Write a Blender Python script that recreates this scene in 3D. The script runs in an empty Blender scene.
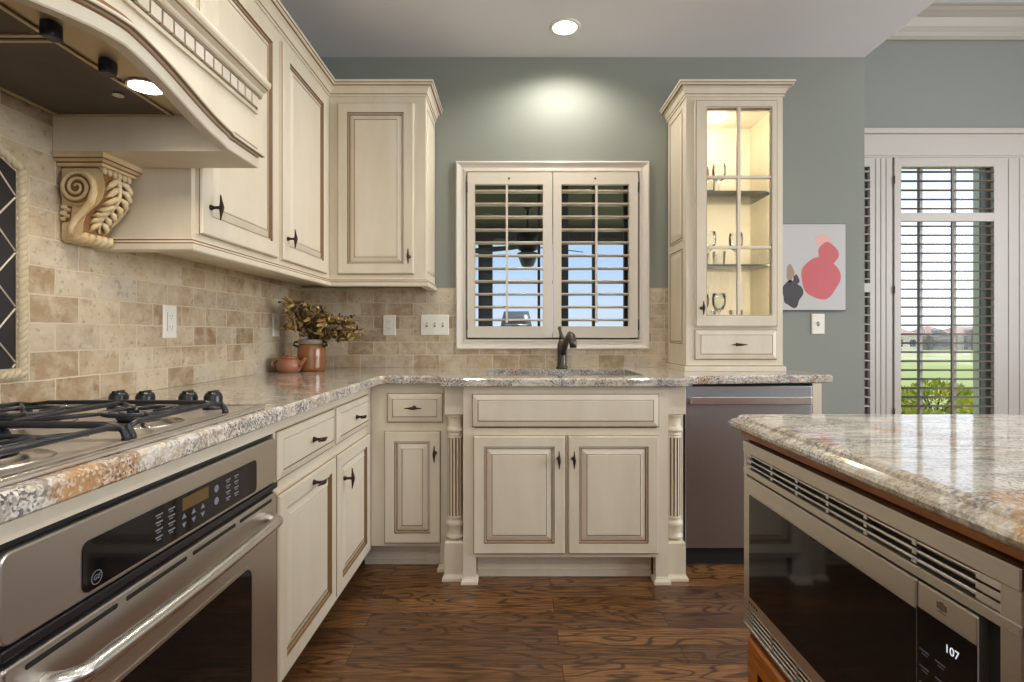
import bpy, bmesh, math, random
from mathutils import Vector, Matrix
from mathutils.geometry import tessellate_polygon

SC = bpy.context.scene
COL = SC.collection
PI = math.pi
random.seed(7)

# ------------------------------------------------------------------ camera, world, lights, exposure
CAM_H = 1.106
cam_data = bpy.data.cameras.new('camera')
cam = bpy.data.objects.new('camera', cam_data); COL.objects.link(cam)
cam.location = (0, 0, CAM_H); cam.rotation_euler = (PI/2, 0, 0)
cam_data.sensor_width = 36.0; cam_data.lens = 36.0*525/1024
cam_data.shift_x = -3/1024; cam_data.shift_y = -7/1024
cam_data.clip_start = 0.02; cam_data.clip_end = 1000
SC.camera = cam

SC.view_settings.view_transform = 'Standard'
SC.view_settings.look = 'None'
SC.view_settings.gamma = 1.0
SC.view_settings.use_curve_mapping = False
SC.view_settings.exposure = 0.06
SC.cycles.use_denoising = True
SC.cycles.max_bounces = 8
SC.cycles.diffuse_bounces = 5
SC.cycles.glossy_bounces = 5
SC.cycles.transmission_bounces = 10
SC.cycles.transparent_max_bounces = 12
SC.cycles.sample_clamp_indirect = 6.0
SC.cycles.caustics_reflective = False
SC.cycles.caustics_refractive = False

world = bpy.data.worlds.new('sky'); SC.world = world; world.use_nodes = True
wn = world.node_tree; wn.nodes.clear()
w_out = wn.nodes.new('ShaderNodeOutputWorld'); w_bg = wn.nodes.new('ShaderNodeBackground')
w_tc = wn.nodes.new('ShaderNodeTexCoord'); w_sep = wn.nodes.new('ShaderNodeSeparateXYZ')
w_ramp = wn.nodes.new('ShaderNodeValToRGB')
wn.links.new(w_tc.outputs['Generated'], w_sep.inputs[0]); wn.links.new(w_sep.outputs['Z'], w_ramp.inputs[0])
cr = w_ramp.color_ramp
cr.elements[0].position = 0.0; cr.elements[0].color = (0.66, 0.79, 0.93, 1)
cr.elements[1].position = 0.45; cr.elements[1].color = (0.36, 0.56, 0.90, 1)
e = cr.elements.new(0.14); e.color = (0.46, 0.66, 0.93, 1)
# brighter, whiter haze on the sun's side (+x)
w_side = wn.nodes.new('ShaderNodeMapRange'); w_side.inputs[1].default_value = 0.25; w_side.inputs[2].default_value = 0.7
wn.links.new(w_sep.outputs['X'], w_side.inputs[0])
w_mix = wn.nodes.new('ShaderNodeMixRGB'); wn.links.new(w_side.outputs[0], w_mix.inputs[0]); wn.links.new(w_ramp.outputs[0], w_mix.inputs[1])
w_ramp2 = wn.nodes.new('ShaderNodeValToRGB'); wn.links.new(w_sep.outputs['Z'], w_ramp2.inputs[0])
for k, (pos, c_) in enumerate(((0.0, (1.2, 1.22, 1.25, 1)), (0.10, (1.45, 1.52, 1.6, 1)), (0.20, (1.25, 1.4, 1.6, 1)), (0.29, (0.80, 0.92, 1.15, 1)), (0.6, (0.50, 0.70, 1.0, 1)))):
    e = w_ramp2.color_ramp.elements[k] if k < 2 else w_ramp2.color_ramp.elements.new(pos)
    e.position = pos; e.color = c_
wn.links.new(w_ramp2.outputs[0], w_mix.inputs[2])
wn.links.new(w_mix.outputs[0], w_bg.inputs[0]); w_bg.inputs[1].default_value = 1.0
wn.links.new(w_bg.outputs[0], w_out.inputs[0])

def lamp(name, kind, loc, energy, color=(1, 1, 1), rot=(0, 0, 0), **kw):
    d = bpy.data.lights.new(name, kind); d.energy = energy; d.color = color
    for k, v in kw.items(): setattr(d, k, v)
    o = bpy.data.objects.new(name, d); COL.objects.link(o); o.location = loc; o.rotation_euler = rot
    return o
sun = lamp('sun', 'SUN', (20, -8, 30), 3.2, (1.0, 0.96, 0.88), angle=0.009)
sun.rotation_euler = Vector((-0.45, 0.25, -0.86)).to_track_quat('-Z', 'Y').to_euler()
# area lamps added at unseen windows: breakfast-room daylight (right), fill (behind)
lamp('daylight_right', 'AREA', (5.42, 0.5, 1.75), 182, (0.95, 0.98, 1.0), (0, PI/2, 0), shape='RECTANGLE', size=2.0, size_y=3.7)
lamp('fill_behind', 'AREA', (1.2, -3.33, 1.7), 27, (0.96, 0.98, 1.0), (PI/2, 0, 0), shape='RECTANGLE', size=3.6, size_y=1.8)
CAN_POWER = 38
CANS = [(0.26, 2.733), (-0.35, 1.15), (1.05, 1.15), (-0.35, -0.7), (1.05, -0.7)]  # sink can is in view; the other four are added out of view for light

# ------------------------------------------------------------------ helpers
def srgb(r, g, b, a=1.0):
    f = lambda c: (c/255/12.92) if c/255 <= 0.04045 else ((c/255+0.055)/1.055)**2.4
    return (f(r), f(g), f(b), a)

class MB:
    """collects faces; build() links them as ONE mesh object"""
    def __init__(s): s.v = []; s.f = []; s.m = []; s.s = []
    def vert(s, p): s.v.append(tuple(p)); return len(s.v)-1
    def face(s, idx, mi=0, sm=False): s.f.append(tuple(idx)); s.m.append(mi); s.s.append(sm)
    def poly(s, pts, mi=0): s.face([s.vert(p) for p in pts], mi)
    def hexa(s, p, mi=0):
        i = [s.vert(q) for q in p]
        for q in ((0,3,2,1), (4,5,6,7), (0,1,5,4), (1,2,6,5), (2,3,7,6), (3,0,4,7)): s.face([i[k] for k in q], mi)
    def box(s, x0, x1, y0, y1, z0, z1, mi=0):
        s.hexa([(x0,y0,z0),(x1,y0,z0),(x1,y1,z0),(x0,y1,z0),(x0,y0,z1),(x1,y0,z1),(x1,y1,z1),(x0,y1,z1)], mi)
    def fbox(s, F, u0, u1, v0, v1, w0, w1, mi=0):
        s.hexa([F(u0,v0,w0),F(u1,v0,w0),F(u1,v1,w0),F(u0,v1,w0),F(u0,v0,w1),F(u1,v0,w1),F(u1,v1,w1),F(u0,v1,w1)], mi)
    def strip(s, a, b, mi=0, closed=True, sm=False):
        n = len(a)
        for i in range(n if closed else n-1):
            j = (i+1) % n; s.face((a[i], a[j], b[j], b[i]), mi, sm)
    def loft(s, rings, mi=0, closed=True, cap=True, sm=True):
        """rings: list of lists of points"""
        ids = [[s.vert(p) for p in r] for r in rings]
        for k in range(len(ids)-1):
            s.strip(ids[k], ids[k+1], mi[k] if isinstance(mi, (list, tuple)) else mi, closed, sm)
        if cap and closed:
            m0 = mi[0] if isinstance(mi, (list, tuple)) else mi; m1 = mi[-1] if isinstance(mi, (list, tuple)) else mi
            s.face(ids[0][::-1], m0); s.face(ids[-1], m1)
    def tube(s, pts, rad, seg=8, mi=0, cap=True, flat=1.0):
        pts = [Vector(p) for p in pts]; n = len(pts)
        if not isinstance(rad, (list, tuple)): rad = [rad]*n
        rings = []; up = None
        for i in range(n):
            d = (pts[min(i+1, n-1)]-pts[max(i-1, 0)]).normalized()
            if up is None: up = Vector((0,0,1)) if abs(d.z) < 0.9 else Vector((1,0,0))
            a = d.cross(up)
            if a.length < 1e-5: a = d.cross(Vector((0.3,0.9,0.1)))
            a.normalize(); b = a.cross(d).normalized(); up = b
            rings.append([pts[i]+(a*math.cos(2*PI*k/seg)+b*math.sin(2*PI*k/seg)*flat)*rad[i] for k in range(seg)])
        s.loft(rings, mi, True, cap, True)
    def lathe(s, prof, c=(0,0,0), axis='z', seg=24, mi=0, cap=True, sm=True, flute=None):
        """prof: (radius, height) pairs along the axis; flute(r, h, angle) may modulate the radius"""
        rings = []
        for r, h in prof:
            R = []
            for k in range(seg):
                a = 2*PI*k/seg; q = flute(r, h, a) if flute else r
                x, y = q*math.cos(a), q*math.sin(a)
                if axis == 'z': p = (c[0]+x, c[1]+y, c[2]+h)
                elif axis == 'x': p = (c[0]+h, c[1]+x, c[2]+y)
                else: p = (c[0]+x, c[1]+h, c[2]+y)
                R.append(p)
            rings.append(R)
        s.loft(rings, mi, True, cap, sm)
    def panel(s, F, u0, u1, v0, v1, rings, fill=True, back=True, last=0):
        """concentric rectangles: rings = (inset, out, material of the strip that reaches it)"""
        ids = []
        for ins, w, mi in rings:
            ids.append([s.vert(F(u, v, w)) for u, v in ((u0+ins, v0+ins), (u1-ins, v0+ins), (u1-ins, v1-ins), (u0+ins, v1-ins))])
        for k in range(1, len(ids)): s.strip(ids[k-1], ids[k], rings[k][2])
        if back: s.face(ids[0][::-1], 0)
        if fill: s.face(ids[-1], last)
    def prism(s, F, outline, w0, w1, mi=0, sm=False):
        a = [s.vert(F(u, v, w0)) for u, v in outline]; b = [s.vert(F(u, v, w1)) for u, v in outline]
        s.strip(a, b, mi, True, sm); s.face(a[::-1], mi); s.face(b, mi)
    def ringplate(s, F, outer, inner, w0, w1, mi=0):
        A = [[s.vert(F(u, v, w)) for u, v in o] for o in (outer, inner) for w in (w0, w1)]
        s.strip(A[0], A[1], mi); s.strip(A[2], A[3], mi); s.strip(A[0], A[2], mi); s.strip(A[1], A[3], mi)
    def sweep(s, prof, path, z0, mi=0, lo=0, hi=None, capped=True, closed=False):
        """prof: (out, up[, material]); path in plan, outward = right of travel; rings lo..hi of the path are kept"""
        P = [Vector((p[0], p[1])) for p in path]; n = len(P)
        if hi is None: hi = n-1
        rings = []
        for i in range(n):
            if closed: d0 = (P[i]-P[i-1]).normalized(); d1 = (P[(i+1) % n]-P[i]).normalized()
            else:
                d0 = (P[i]-P[i-1]).normalized() if i > 0 else None
                d1 = (P[i+1]-P[i]).normalized() if i < n-1 else None
                d0 = d0 or d1; d1 = d1 or d0
            n0 = Vector((d0.y, -d0.x)); n1 = Vector((d1.y, -d1.x)); m = (n0+n1)/(1+n0.dot(n1))
            rings.append([(P[i].x+m.x*q[0], P[i].y+m.y*q[0], z0+q[1]) for q in prof])
        ids = [[s.vert(p) for p in r] for r in rings[lo:hi+1]]
        k = len(prof)
        seq = list(range(len(ids)-1)) + ([len(ids)-1] if closed else [])
        for a in seq:
            b = (a+1) % len(ids)
            for j in range(k):
                q = prof[j]
                s.face((ids[a][j], ids[a][(j+1) % k], ids[b][(j+1) % k], ids[b][j]), q[2] if len(q) > 2 else mi)
        if capped and not closed: s.face(ids[0], mi); s.face(ids[-1][::-1], mi)
    def ball(s, c, r, mi=0, seg=12, rings=8, sq=(1,1,1)):
        R = []
        for i in range(1, rings):
            t = PI*i/rings
            R.append([(c[0]+r*sq[0]*math.sin(t)*math.cos(2*PI*k/seg), c[1]+r*sq[1]*math.sin(t)*math.sin(2*PI*k/seg), c[2]-r*sq[2]*math.cos(t)) for k in range(seg)])
        s.loft(R, mi)

ROOT = {}
def build(name, mb, mats, parent=None, smooth=None, bevel=0.0, seg=2):
    if not isinstance(mats, (list, tuple)): mats = [mats]
    me = bpy.data.meshes.new(name)
    if parent is None:
        xs = [v[0] for v in mb.v]; ys = [v[1] for v in mb.v]; zs = [v[2] for v in mb.v]
        L = Vector(((min(xs)+max(xs))/2, (min(ys)+max(ys))/2, min(zs)))
    else: L = ROOT[parent.name]
    me.from_pydata([(v[0]-L.x, v[1]-L.y, v[2]-L.z) for v in mb.v], [], mb.f)
    for m in mats: me.materials.append(m)
    for p, mi, sm in zip(me.polygons, mb.m, mb.s):
        p.material_index = min(mi, len(mats)-1); p.use_smooth = sm if smooth is None else smooth
    bm = bmesh.new(); bm.from_mesh(me)
    bmesh.ops.remove_doubles(bm, verts=bm.verts, dist=1e-6)
    bmesh.ops.recalc_face_normals(bm, faces=bm.faces); bm.to_mesh(me); bm.free()
    o = bpy.data.objects.new(name, me); COL.objects.link(o)
    if parent is None: o.location = L
    else: o.parent = parent
    ROOT[o.name] = L
    if bevel:
        b = o.modifiers.new('bevel', 'BEVEL'); b.width = bevel; b.segments = seg; b.limit_method = 'ANGLE'; b.angle_limit = math.radians(40)
    return o
def thing(name, label, cat, loc, group=None):
    o = bpy.data.objects.new(name, None); COL.objects.link(o); o.location = loc; o.empty_display_size = 0.05
    o['label'] = label; o['category'] = cat
    if group: o['group'] = group
    ROOT[o.name] = Vector(loc); return o
def tag(o, label, cat, group=None):
    o['label'] = label; o['category'] = cat
    if group: o['group'] = group
    return o
def struct(name, mb, mats, bevel=0.0, parent=None):
    o = build(name, mb, mats, parent, bevel=bevel); o['kind'] = 'structure'; return o
def text(name, body, size, loc, axes, m, parent, extrude=0.0002, shear=0.0):
    c = bpy.data.curves.new(name, 'FONT'); c.body = body; c.size = size; c.extrude = extrude
    c.align_x = 'CENTER'; c.align_y = 'CENTER'; c.shear = shear; c.materials.append(m)
    tmp = bpy.data.objects.new(name, c); COL.objects.link(tmp)
    me = bpy.data.meshes.new_from_object(tmp.evaluated_get(bpy.context.evaluated_depsgraph_get()))
    bpy.data.objects.remove(tmp); o = bpy.data.objects.new(name, me); COL.objects.link(o); o.parent = parent
    X, Y, Z = (Vector(a) for a in axes); p = Vector(loc)-ROOT[parent.name]
    o.matrix_local = Matrix(((X.x,Y.x,Z.x,p.x),(X.y,Y.y,Z.y,p.y),(X.z,Y.z,Z.z,p.z),(0,0,0,1)))
    ROOT[o.name] = ROOT[parent.name]; return o
AX_R = ((0,1,0),(0,0,1),(1,0,0))      # reads from the +x side
AX_L = ((0,-1,0),(0,0,1),(-1,0,0))    # reads from the -x side
def dup(root, loc, label=None, rz=0.0):
    r = root.copy(); COL.objects.link(r); r.location = loc; r.rotation_euler[2] = rz
    if label: r['label'] = label
    for ch in root.children:
        c = ch.copy(); COL.objects.link(c); c.parent = r
    return r
# frames: (along the wall, up, out of the wall) -> world
FB = lambda y0: (lambda u, v, w: (u, y0-w, v))     # faces the camera
FL = lambda x0: (lambda u, v, w: (x0+w, u, v))     # left run, faces +x
FI = lambda x0: (lambda u, v, w: (x0-w, u, v))     # faces -x
def rrect(u0, u1, v0, v1, r, n=5):
    o = []
    for cx, cy, a0 in ((u1-r, v0+r, -PI/2), (u1-r, v1-r, 0), (u0+r, v1-r, PI/2), (u0+r, v0+r, PI)):
        for k in range(n+1):
            a = a0+PI/2*k/n; o.append((cx+r*math.cos(a), cy+r*math.sin(a)))
    return o
def offset(poly, d):
    """offset a CCW polygon inward by d"""
    n = len(poly); out = []
    for i in range(n):
        p0, p1, p2 = Vector(poly[i-1]), Vector(poly[i]), Vector(poly[(i+1) % n])
        a = (p1-p0).normalized(); b = (p2-p1).normalized()
        n0 = Vector((-a.y, a.x)); n1 = Vector((-b.y, b.x)); m = (n0+n1)/(1+n0.dot(n1))
        out.append((p1.x+m.x*d, p1.y+m.y*d))
    return out
def slab(mb, outer, holes, prof, mi=0):
    """prof: (inset, z) from the underside up over the edge to the top"""
    ids = [[mb.vert((x, y, z)) for x, y in offset(outer, d)] for d, z in prof]
    for a, b in zip(ids, ids[1:]): mb.strip(a, b, mi)
    for k, top in ((0, False), (-1, True)):
        z = prof[k][1]; loops = [[Vector((x, y, z)) for x, y in offset(outer, prof[k][0])]] + [[Vector((x, y, z)) for x, y in h] for h in holes]
        flat = [mb.vert(p) for l in loops for p in l]
        for t in tessellate_polygon(loops): mb.face([flat[i] for i in t], mi)
    for h in holes:
        a = [mb.vert((x, y, prof[0][1])) for x, y in h]; b = [mb.vert((x, y, prof[-1][1])) for x, y in h]
        mb.strip(a, b, mi)

# ------------------------------------------------------------------ materials
def new_mat(name):
    m = bpy.data.materials.new(name); m.use_nodes = True; nt = m.node_tree
    return m, nt, nt.nodes['Principled BSDF']
def simple(name, col, rough=0.5, metal=0.0, emit=None, estr=0.0, coat=0.0, spec=0.5):
    m, nt, b = new_mat(name)
    b.inputs['Base Color'].default_value = col; b.inputs['Roughness'].default_value = rough; b.inputs['Metallic'].default_value = metal
    b.inputs['Coat Weight'].default_value = coat; b.inputs['Specular IOR Level'].default_value = spec
    if emit: b.inputs['Emission Color'].default_value = emit; b.inputs['Emission Strength'].default_value = estr
    return m
class NT:
    def __init__(s, nt): s.nt = nt
    def n(s, kind, **kw):
        o = s.nt.nodes.new('ShaderNode'+kind)
        for k, v in kw.items():
            if k.startswith('i_'): 
                key = k[2:].replace('_', ' ')
                key = int(key) if key.isdigit() else key
                if hasattr(v, 'is_output'): s.nt.links.new(v, o.inputs[key])
                else: o.inputs[key].default_value = v
            else: setattr(o, k, v)
        return o
    def link(s, a, b): s.nt.links.new(a, b)
    def coords(s, scale=(1,1,1), swap=None, loc=(0,0,0)):
        tc = s.n('TexCoord'); v = tc.outputs['Object']
        if swap:
            sp = s.n('SeparateXYZ', i_0=v); cb = s.n('CombineXYZ')
            for k, ax in enumerate(swap): s.link(sp.outputs[ax], cb.inputs[k])
            v = cb.outputs[0]
        mp = s.n('Mapping', i_Vector=v, i_Scale=scale, i_Location=loc); return mp.outputs[0]
    def noise(s, vec, scale, detail=4, rough=0.55, dist=0.0):
        return s.n('TexNoise', i_Vector=vec, i_Scale=scale, i_Detail=detail, i_Roughness=rough, i_Distortion=dist).outputs[0]
    def ramp(s, fac, stops, interp='LINEAR'):
        r = s.n('ValToRGB', i_Fac=fac); c = r.color_ramp; c.interpolation = interp
        while len(c.elements) < len(stops): c.elements.new(0.5)
        for el, (p, col) in zip(c.elements, stops): el.position = p; el.color = col if len(col) == 4 else (*col, 1)
        return r.outputs[0]
    def mix(s, fac, a, b, mode='MIX'):
        o = s.n('MixRGB', blend_type=mode)
        for k, v in ((0, fac), (1, a), (2, b)):
            if hasattr(v, 'is_output'): s.link(v, o.inputs[k])
            else: o.inputs[k].default_value = v
        return o.outputs[0]
    def bump(s, h, strength, dist=0.002):
        return s.n('Bump', i_Height=h, i_Strength=strength, i_Distance=dist).outputs[0]
BW = lambda v: (v, v, v, 1)

def paint_mat(name, a, b, rough=0.38):
    m, nt, p = new_mat(name); t = NT(nt); v = t.coords((1, 1, 0.25))
    f = t.noise(v, 9, 5, 0.6)
    t.link(t.mix(t.ramp(f, [(0.35, BW(0)), (0.7, BW(1))]), a, b), p.inputs['Base Color'])
    p.inputs['Roughness'].default_value = rough
    t.link(t.bump(t.noise(v, 60, 3), 0.06, 0.001), p.inputs['Normal']); return m
CREAM = paint_mat('cream_paint', srgb(223, 213, 193), srgb(214, 202, 179))
GLAZE = simple('brown_glaze', srgb(122, 92, 58), 0.45)
GLAZED = [CREAM, GLAZE]
WHITE_TRIM = paint_mat('white_trim_paint', srgb(222, 214, 200), srgb(216, 207, 193), 0.35)
SHUTTER = simple('shutter_paint', srgb(218, 208, 190), 0.35)
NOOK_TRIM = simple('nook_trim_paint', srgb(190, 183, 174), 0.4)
NOOK_SLAT = simple('dark_slat', srgb(122, 112, 98), 0.5)  # brown-grey slats, darker than their frame
def wall_mat(name, c, bumpy=0.12):
    m, nt, p = new_mat(name); t = NT(nt); v = t.coords()
    t.link(t.mix(t.noise(v, 1.2, 3), c, tuple(x*0.94 for x in c[:3])+(1,)), p.inputs['Base Color'])
    p.inputs['Roughness'].default_value = 0.75
    t.link(t.bump(t.noise(v, 140, 3), bumpy, 0.002), p.inputs['Normal']); return m
SAGE = wall_mat('sage_wall_paint', srgb(137, 141, 132))
CEIL = wall_mat('ceiling_paint', srgb(238, 239, 244), 0.5)
CEIL_W = wall_mat('nook_ceiling_paint', srgb(225, 226, 230), 0.2)
BEIGE_WALL = wall_mat('plain_wall_paint', srgb(190, 184, 172))

def travertine(name, swap, off):
    m, nt, p = new_mat(name); t = NT(nt); v = t.coords((1,1,1), swap, off)
    wob = t.noise(v, 30, 3); vv = t.n('VectorMath', operation='MULTIPLY_ADD', i_0=t.n('CombineXYZ', i_X=wob, i_Y=t.noise(v, 34, 3)).outputs[0], i_1=(0.006, 0.006, 0), i_2=v).outputs[0]
    br = t.n('TexBrick', i_Vector=vv, i_Scale=1.0, i_Mortar_Size=0.0026, i_Mortar_Smooth=0.35, i_Bias=0.0, i_Brick_Width=0.152, i_Row_Height=0.0745,
             i_Color1=BW(0), i_Color2=BW(1), i_Mortar=BW(0.5), offset=0.5)
    per = br.outputs['Color']; fac = br.outputs['Fac']
    base = t.ramp(per, [(0.0, srgb(150, 124, 92)), (0.25, srgb(178, 156, 124)), (0.55, srgb(200, 184, 156)), (0.8, srgb(190, 178, 158)), (1.0, srgb(168, 146, 114))])
    n1 = t.noise(v, 16, 6, 0.65, 0.4)
    base = t.mix(t.ramp(n1, [(0.42, BW(0)), (0.72, BW(0.7))]), base, srgb(214, 203, 182))
    base = t.mix(t.ramp(t.noise(v, 11, 5, 0.6), [(0.5, BW(0)), (0.72, BW(0.6))]), base, srgb(150, 120, 84))
    pits = t.ramp(t.noise(v, 52, 5, 0.65), [(0.34, BW(1)), (0.43, BW(0))])
    base = t.mix(t.mix(0.45, BW(0), pits), base, srgb(122, 98, 70))
    col = t.mix(fac, base, srgb(206, 192, 168))
    t.link(col, p.inputs['Base Color']); p.inputs['Roughness'].default_value = 0.5
    h = t.mix(1.0, t.ramp(fac, [(0, BW(1)), (1, BW(0))]), t.mix(0.35, BW(0), pits), 'SUBTRACT')
    t.link(t.bump(t.mix(0.15, h, n1), 0.6, 0.004), p.inputs['Normal']); return m
TILE_L = travertine('travertine_tile_side', (1, 2, 0), (0.03, 0.0, 0))
TILE_B = travertine('travertine_tile_rear', (0, 2, 1), (0.06, 0.0, 0))

def granite(name, streak, chips, grain):
    m, nt, p = new_mat(name); t = NT(nt); v = t.coords(streak); w = t.coords()
    n = t.noise(v, 5.0, 10, 0.66, 1.2)
    c = t.ramp(n, [(0.28, srgb(128, 126, 124)), (0.37, srgb(176, 172, 164)), (0.44, srgb(220, 215, 204)), (0.50, srgb(188, 172, 148)), (0.545, srgb(222, 217, 206)), (0.61, srgb(172, 166, 158)), (0.70, srgb(208, 200, 184)), (0.8, srgb(150, 144, 136))])
    c = t.mix(t.ramp(t.noise(v, 19, 6, 0.72, 0.5), [(0.40, BW(0.62)), (0.50, BW(0))]), c, srgb(118, 96, 74))
    rust = t.ramp(t.noise(w, 4.5, 6, 0.62, 0.6), [(0.58, BW(0)), (0.64, BW(0.8))])
    c = t.mix(rust, c, srgb(184, 132, 62))
    vo = t.n('TexVoronoi', i_Vector=t.n('VectorMath', operation='MULTIPLY_ADD', i_0=vn(t, w), i_1=(0.006, 0.006, 0.006), i_2=w).outputs[0], i_Scale=grain)
    g = t.n('SeparateColor', i_0=vo.outputs['Color']).outputs[0]
    reg = t.ramp(t.noise(w, 9, 5, 0.65), [(0.40, BW(0.08)), (0.58, BW(1))])
    mul = lambda x: t.n('Math', operation='MULTIPLY', i_0=x, i_1=reg).outputs[0]
    c = t.mix(mul(t.ramp(g, [(0.50, BW(0)), (0.58, BW(0.7*chips))])), c, srgb(132, 132, 134))
    c = t.mix(mul(t.ramp(g, [(0.72, BW(0)), (0.80, BW(0.85*chips))])), c, srgb(62, 62, 66))
    c = t.mix(t.ramp(g, [(0.16, BW(0.45*chips)), (0.26, BW(0.0))]), c, srgb(236, 232, 224))
    t.link(c, p.inputs['Base Color']); p.inputs['Roughness'].default_value = 0.06; p.inputs['IOR'].default_value = 1.75
    return m
def vn(t, w): return t.n('TexNoise', i_Vector=w, i_Scale=120.0, i_Detail=3).outputs[1]
GRANITE = granite('speckled_granite', (0.55, 1.6, 1.6), 0.95, 250.0)
GRANITE_I = granite('island_granite', (0.42, 1.7, 1.7), 0.55, 300.0)

def floor_mat():
    m, nt, p = new_mat('dark_oak_planks'); t = NT(nt); v = t.coords((1,1,1), None, (0.37, 0.02, 0))
    br = t.n('TexBrick', i_Vector=v, i_Scale=1.0, i_Mortar_Size=0.0012, i_Mortar_Smooth=0.1, i_Bias=0.0, i_Brick_Width=1.15, i_Row_Height=0.108,
             i_Color1=BW(0), i_Color2=BW(1), i_Mortar=BW(0), offset=0.37, offset_frequency=2)
    per = br.outputs['Color']
    sp = t.n('SeparateXYZ', i_0=v); sh = t.n('MapRange', i_Value=per, i_3=0.0, i_4=7.0).outputs[0]
    gx = t.n('CombineXYZ', i_X=t.n('Math', operation='ADD', i_0=sp.outputs[0], i_1=sh).outputs[0], i_Y=sp.outputs[1], i_Z=sh).outputs[0]
    gv = t.n('Mapping', i_Vector=gx, i_Scale=(1.1, 11, 1)).outputs[0]
    cn = t.noise(t.n('Mapping', i_Vector=gx, i_Scale=(1.5, 8.5, 1)).outputs[0], 1.0, 2, 0.45, 0.25)
    w1 = t.n('Math', operation='SINE', i_0=t.n('Math', operation='MULTIPLY', i_0=cn, i_1=95.0).outputs[0]).outputs[0]
    fine = t.noise(t.n('Mapping', i_Vector=gx, i_Scale=(7, 190, 1)).outputs[0], 1.0, 4, 0.65)
    base = t.ramp(per, [(0, srgb(94, 64, 40)), (0.35, srgb(124, 86, 52)), (0.7, srgb(158, 112, 68)), (1, srgb(136, 94, 55))])
    c = t.mix(t.ramp(w1, [(0.1, BW(0.0)), (0.6, BW(0.2)), (1.0, BW(0.85))]), base, srgb(58, 35, 20))
    c = t.mix(t.ramp(fine, [(0.40, BW(0.7)), (0.56, BW(0))]), c, srgb(44, 27, 15))
    c = t.mix(t.ramp(t.noise(v, 2.6, 3), [(0.5, BW(0)), (0.75, BW(0.4))]), c, srgb(70, 46, 28))
    c = t.mix(br.outputs['Fac'], c, srgb(24, 14, 8))
    t.link(c, p.inputs['Base Color']); p.inputs['Roughness'].default_value = 0.3
    t.link(t.bump(t.mix(0.5, fine, t.ramp(br.outputs['Fac'], [(0, BW(1)), (1, BW(0))])), 0.15, 0.002), p.inputs['Normal']); return m
FLOOR = floor_mat()

def steel_mat(name, c, stretch, rough=0.3):
    m, nt, p = new_mat(name); t = NT(nt); v = t.coords(stretch); f = t.noise(v, 1.0, 3, 0.6)
    p.inputs['Metallic'].default_value = 1.0
    t.link(t.mix(f, c, tuple(x*0.88 for x in c[:3])+(1,)), p.inputs['Base Color'])
    t.link(t.n('MapRange', i_Value=f, i_3=rough-0.06, i_4=rough+0.08).outputs[0], p.inputs['Roughness'])
    t.link(t.bump(f, 0.03, 0.001), p.inputs['Normal']); return m
STEEL = steel_mat('brushed_steel', srgb(218, 212, 203), (40, 2, 500), 0.34)
STEEL_DW = steel_mat('brushed_steel_upright', srgb(186, 190, 192), (500, 40, 2), 0.33)
STEEL_B = simple('polished_steel', srgb(226, 223, 218), 0.27, 1.0)
HOOD_STEEL = simple('hood_liner_steel', srgb(206, 188, 156), 0.5, 0.6)
BLACK_GLASS = simple('black_glass', (0.005, 0.005, 0.006, 1), 0.05, spec=0.35)
BLACK = simple('black_plastic', (0.012, 0.012, 0.014, 1), 0.3)
SLOT = simple('dark_gap', (0.01, 0.01, 0.012, 1), 0.6)
IRON = simple('cast_iron', (0.03, 0.031, 0.036, 1), 0.3, 0.3)
BRONZE = simple('oiled_bronze', srgb(62, 50, 42), 0.38, 0.75)
FAUCET_M = simple('aged_bronze', srgb(96, 90, 82), 0.3, 0.85)
PLATE = simple('outlet_plastic', srgb(232, 228, 216), 0.35)
PLATE_D = simple('outlet_slots', srgb(120, 116, 108), 0.5)
LAMP_W = simple('lamp_lens', (1, 1, 1, 1), 0.4, emit=(1.0, 0.95, 0.86, 1), estr=9.0)
GREY_MARK = simple('panel_print', srgb(128, 133, 142), 0.5)
DISP = simple('lit_digits', (0.8, 0.85, 0.9, 1), 0.5, emit=(0.8, 0.9, 1.0, 1), estr=0.6)
DISP_A = simple('amber_display', srgb(60, 40, 18), 0.3, emit=(0.5, 0.28, 0.08, 1), estr=0.12)
def wood_mat(name, a, b):
    m, nt, p = new_mat(name); t = NT(nt); v = t.coords((1, 2, 22))
    f = t.noise(v, 5, 5, 0.6, 0.6)
    t.link(t.mix(t.ramp(f, [(0.35, BW(0)), (0.65, BW(1))]), a, b), p.inputs['Base Color']); p.inputs['Roughness'].default_value = 0.28
    return m
ISLAND_WOOD = wood_mat('stained_island_wood', srgb(190, 112, 34), srgb(140, 78, 22))
ISLAND_GLAZE = simple('island_wood_groove', srgb(58, 28, 8), 0.4)
def glass_mat(name, rough=0.0, bumps=0.0, tint=(1,1,1,1), ior=1.5):
    """thin clear glass: mostly transparent with real reflections"""
    m, nt, p = new_mat(name); t = NT(nt)
    nt.nodes.remove(p); out = nt.nodes['Material Output']
    tr = t.n('BsdfTransparent', i_Color=tint); gl = t.n('BsdfGlossy', i_Roughness=rough+0.02); fr = t.n('Fresnel', i_IOR=ior)
    mx = t.n('MixShader'); t.link(fr.outputs[0], mx.inputs[0]); t.link(tr.outputs[0], mx.inputs[1]); t.link(gl.outputs[0], mx.inputs[2])
    if bumps:
        b = t.bump(t.noise(t.coords((1,1,0.35)), 55, 3, 0.5, 0.6), bumps, 0.004)
        t.link(b, gl.inputs['Normal']); t.link(b, fr.inputs['Normal'])
    t.link(mx.outputs[0], out.inputs[0]); return m
PANE = glass_mat('window_glass', ior=1.18)
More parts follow.
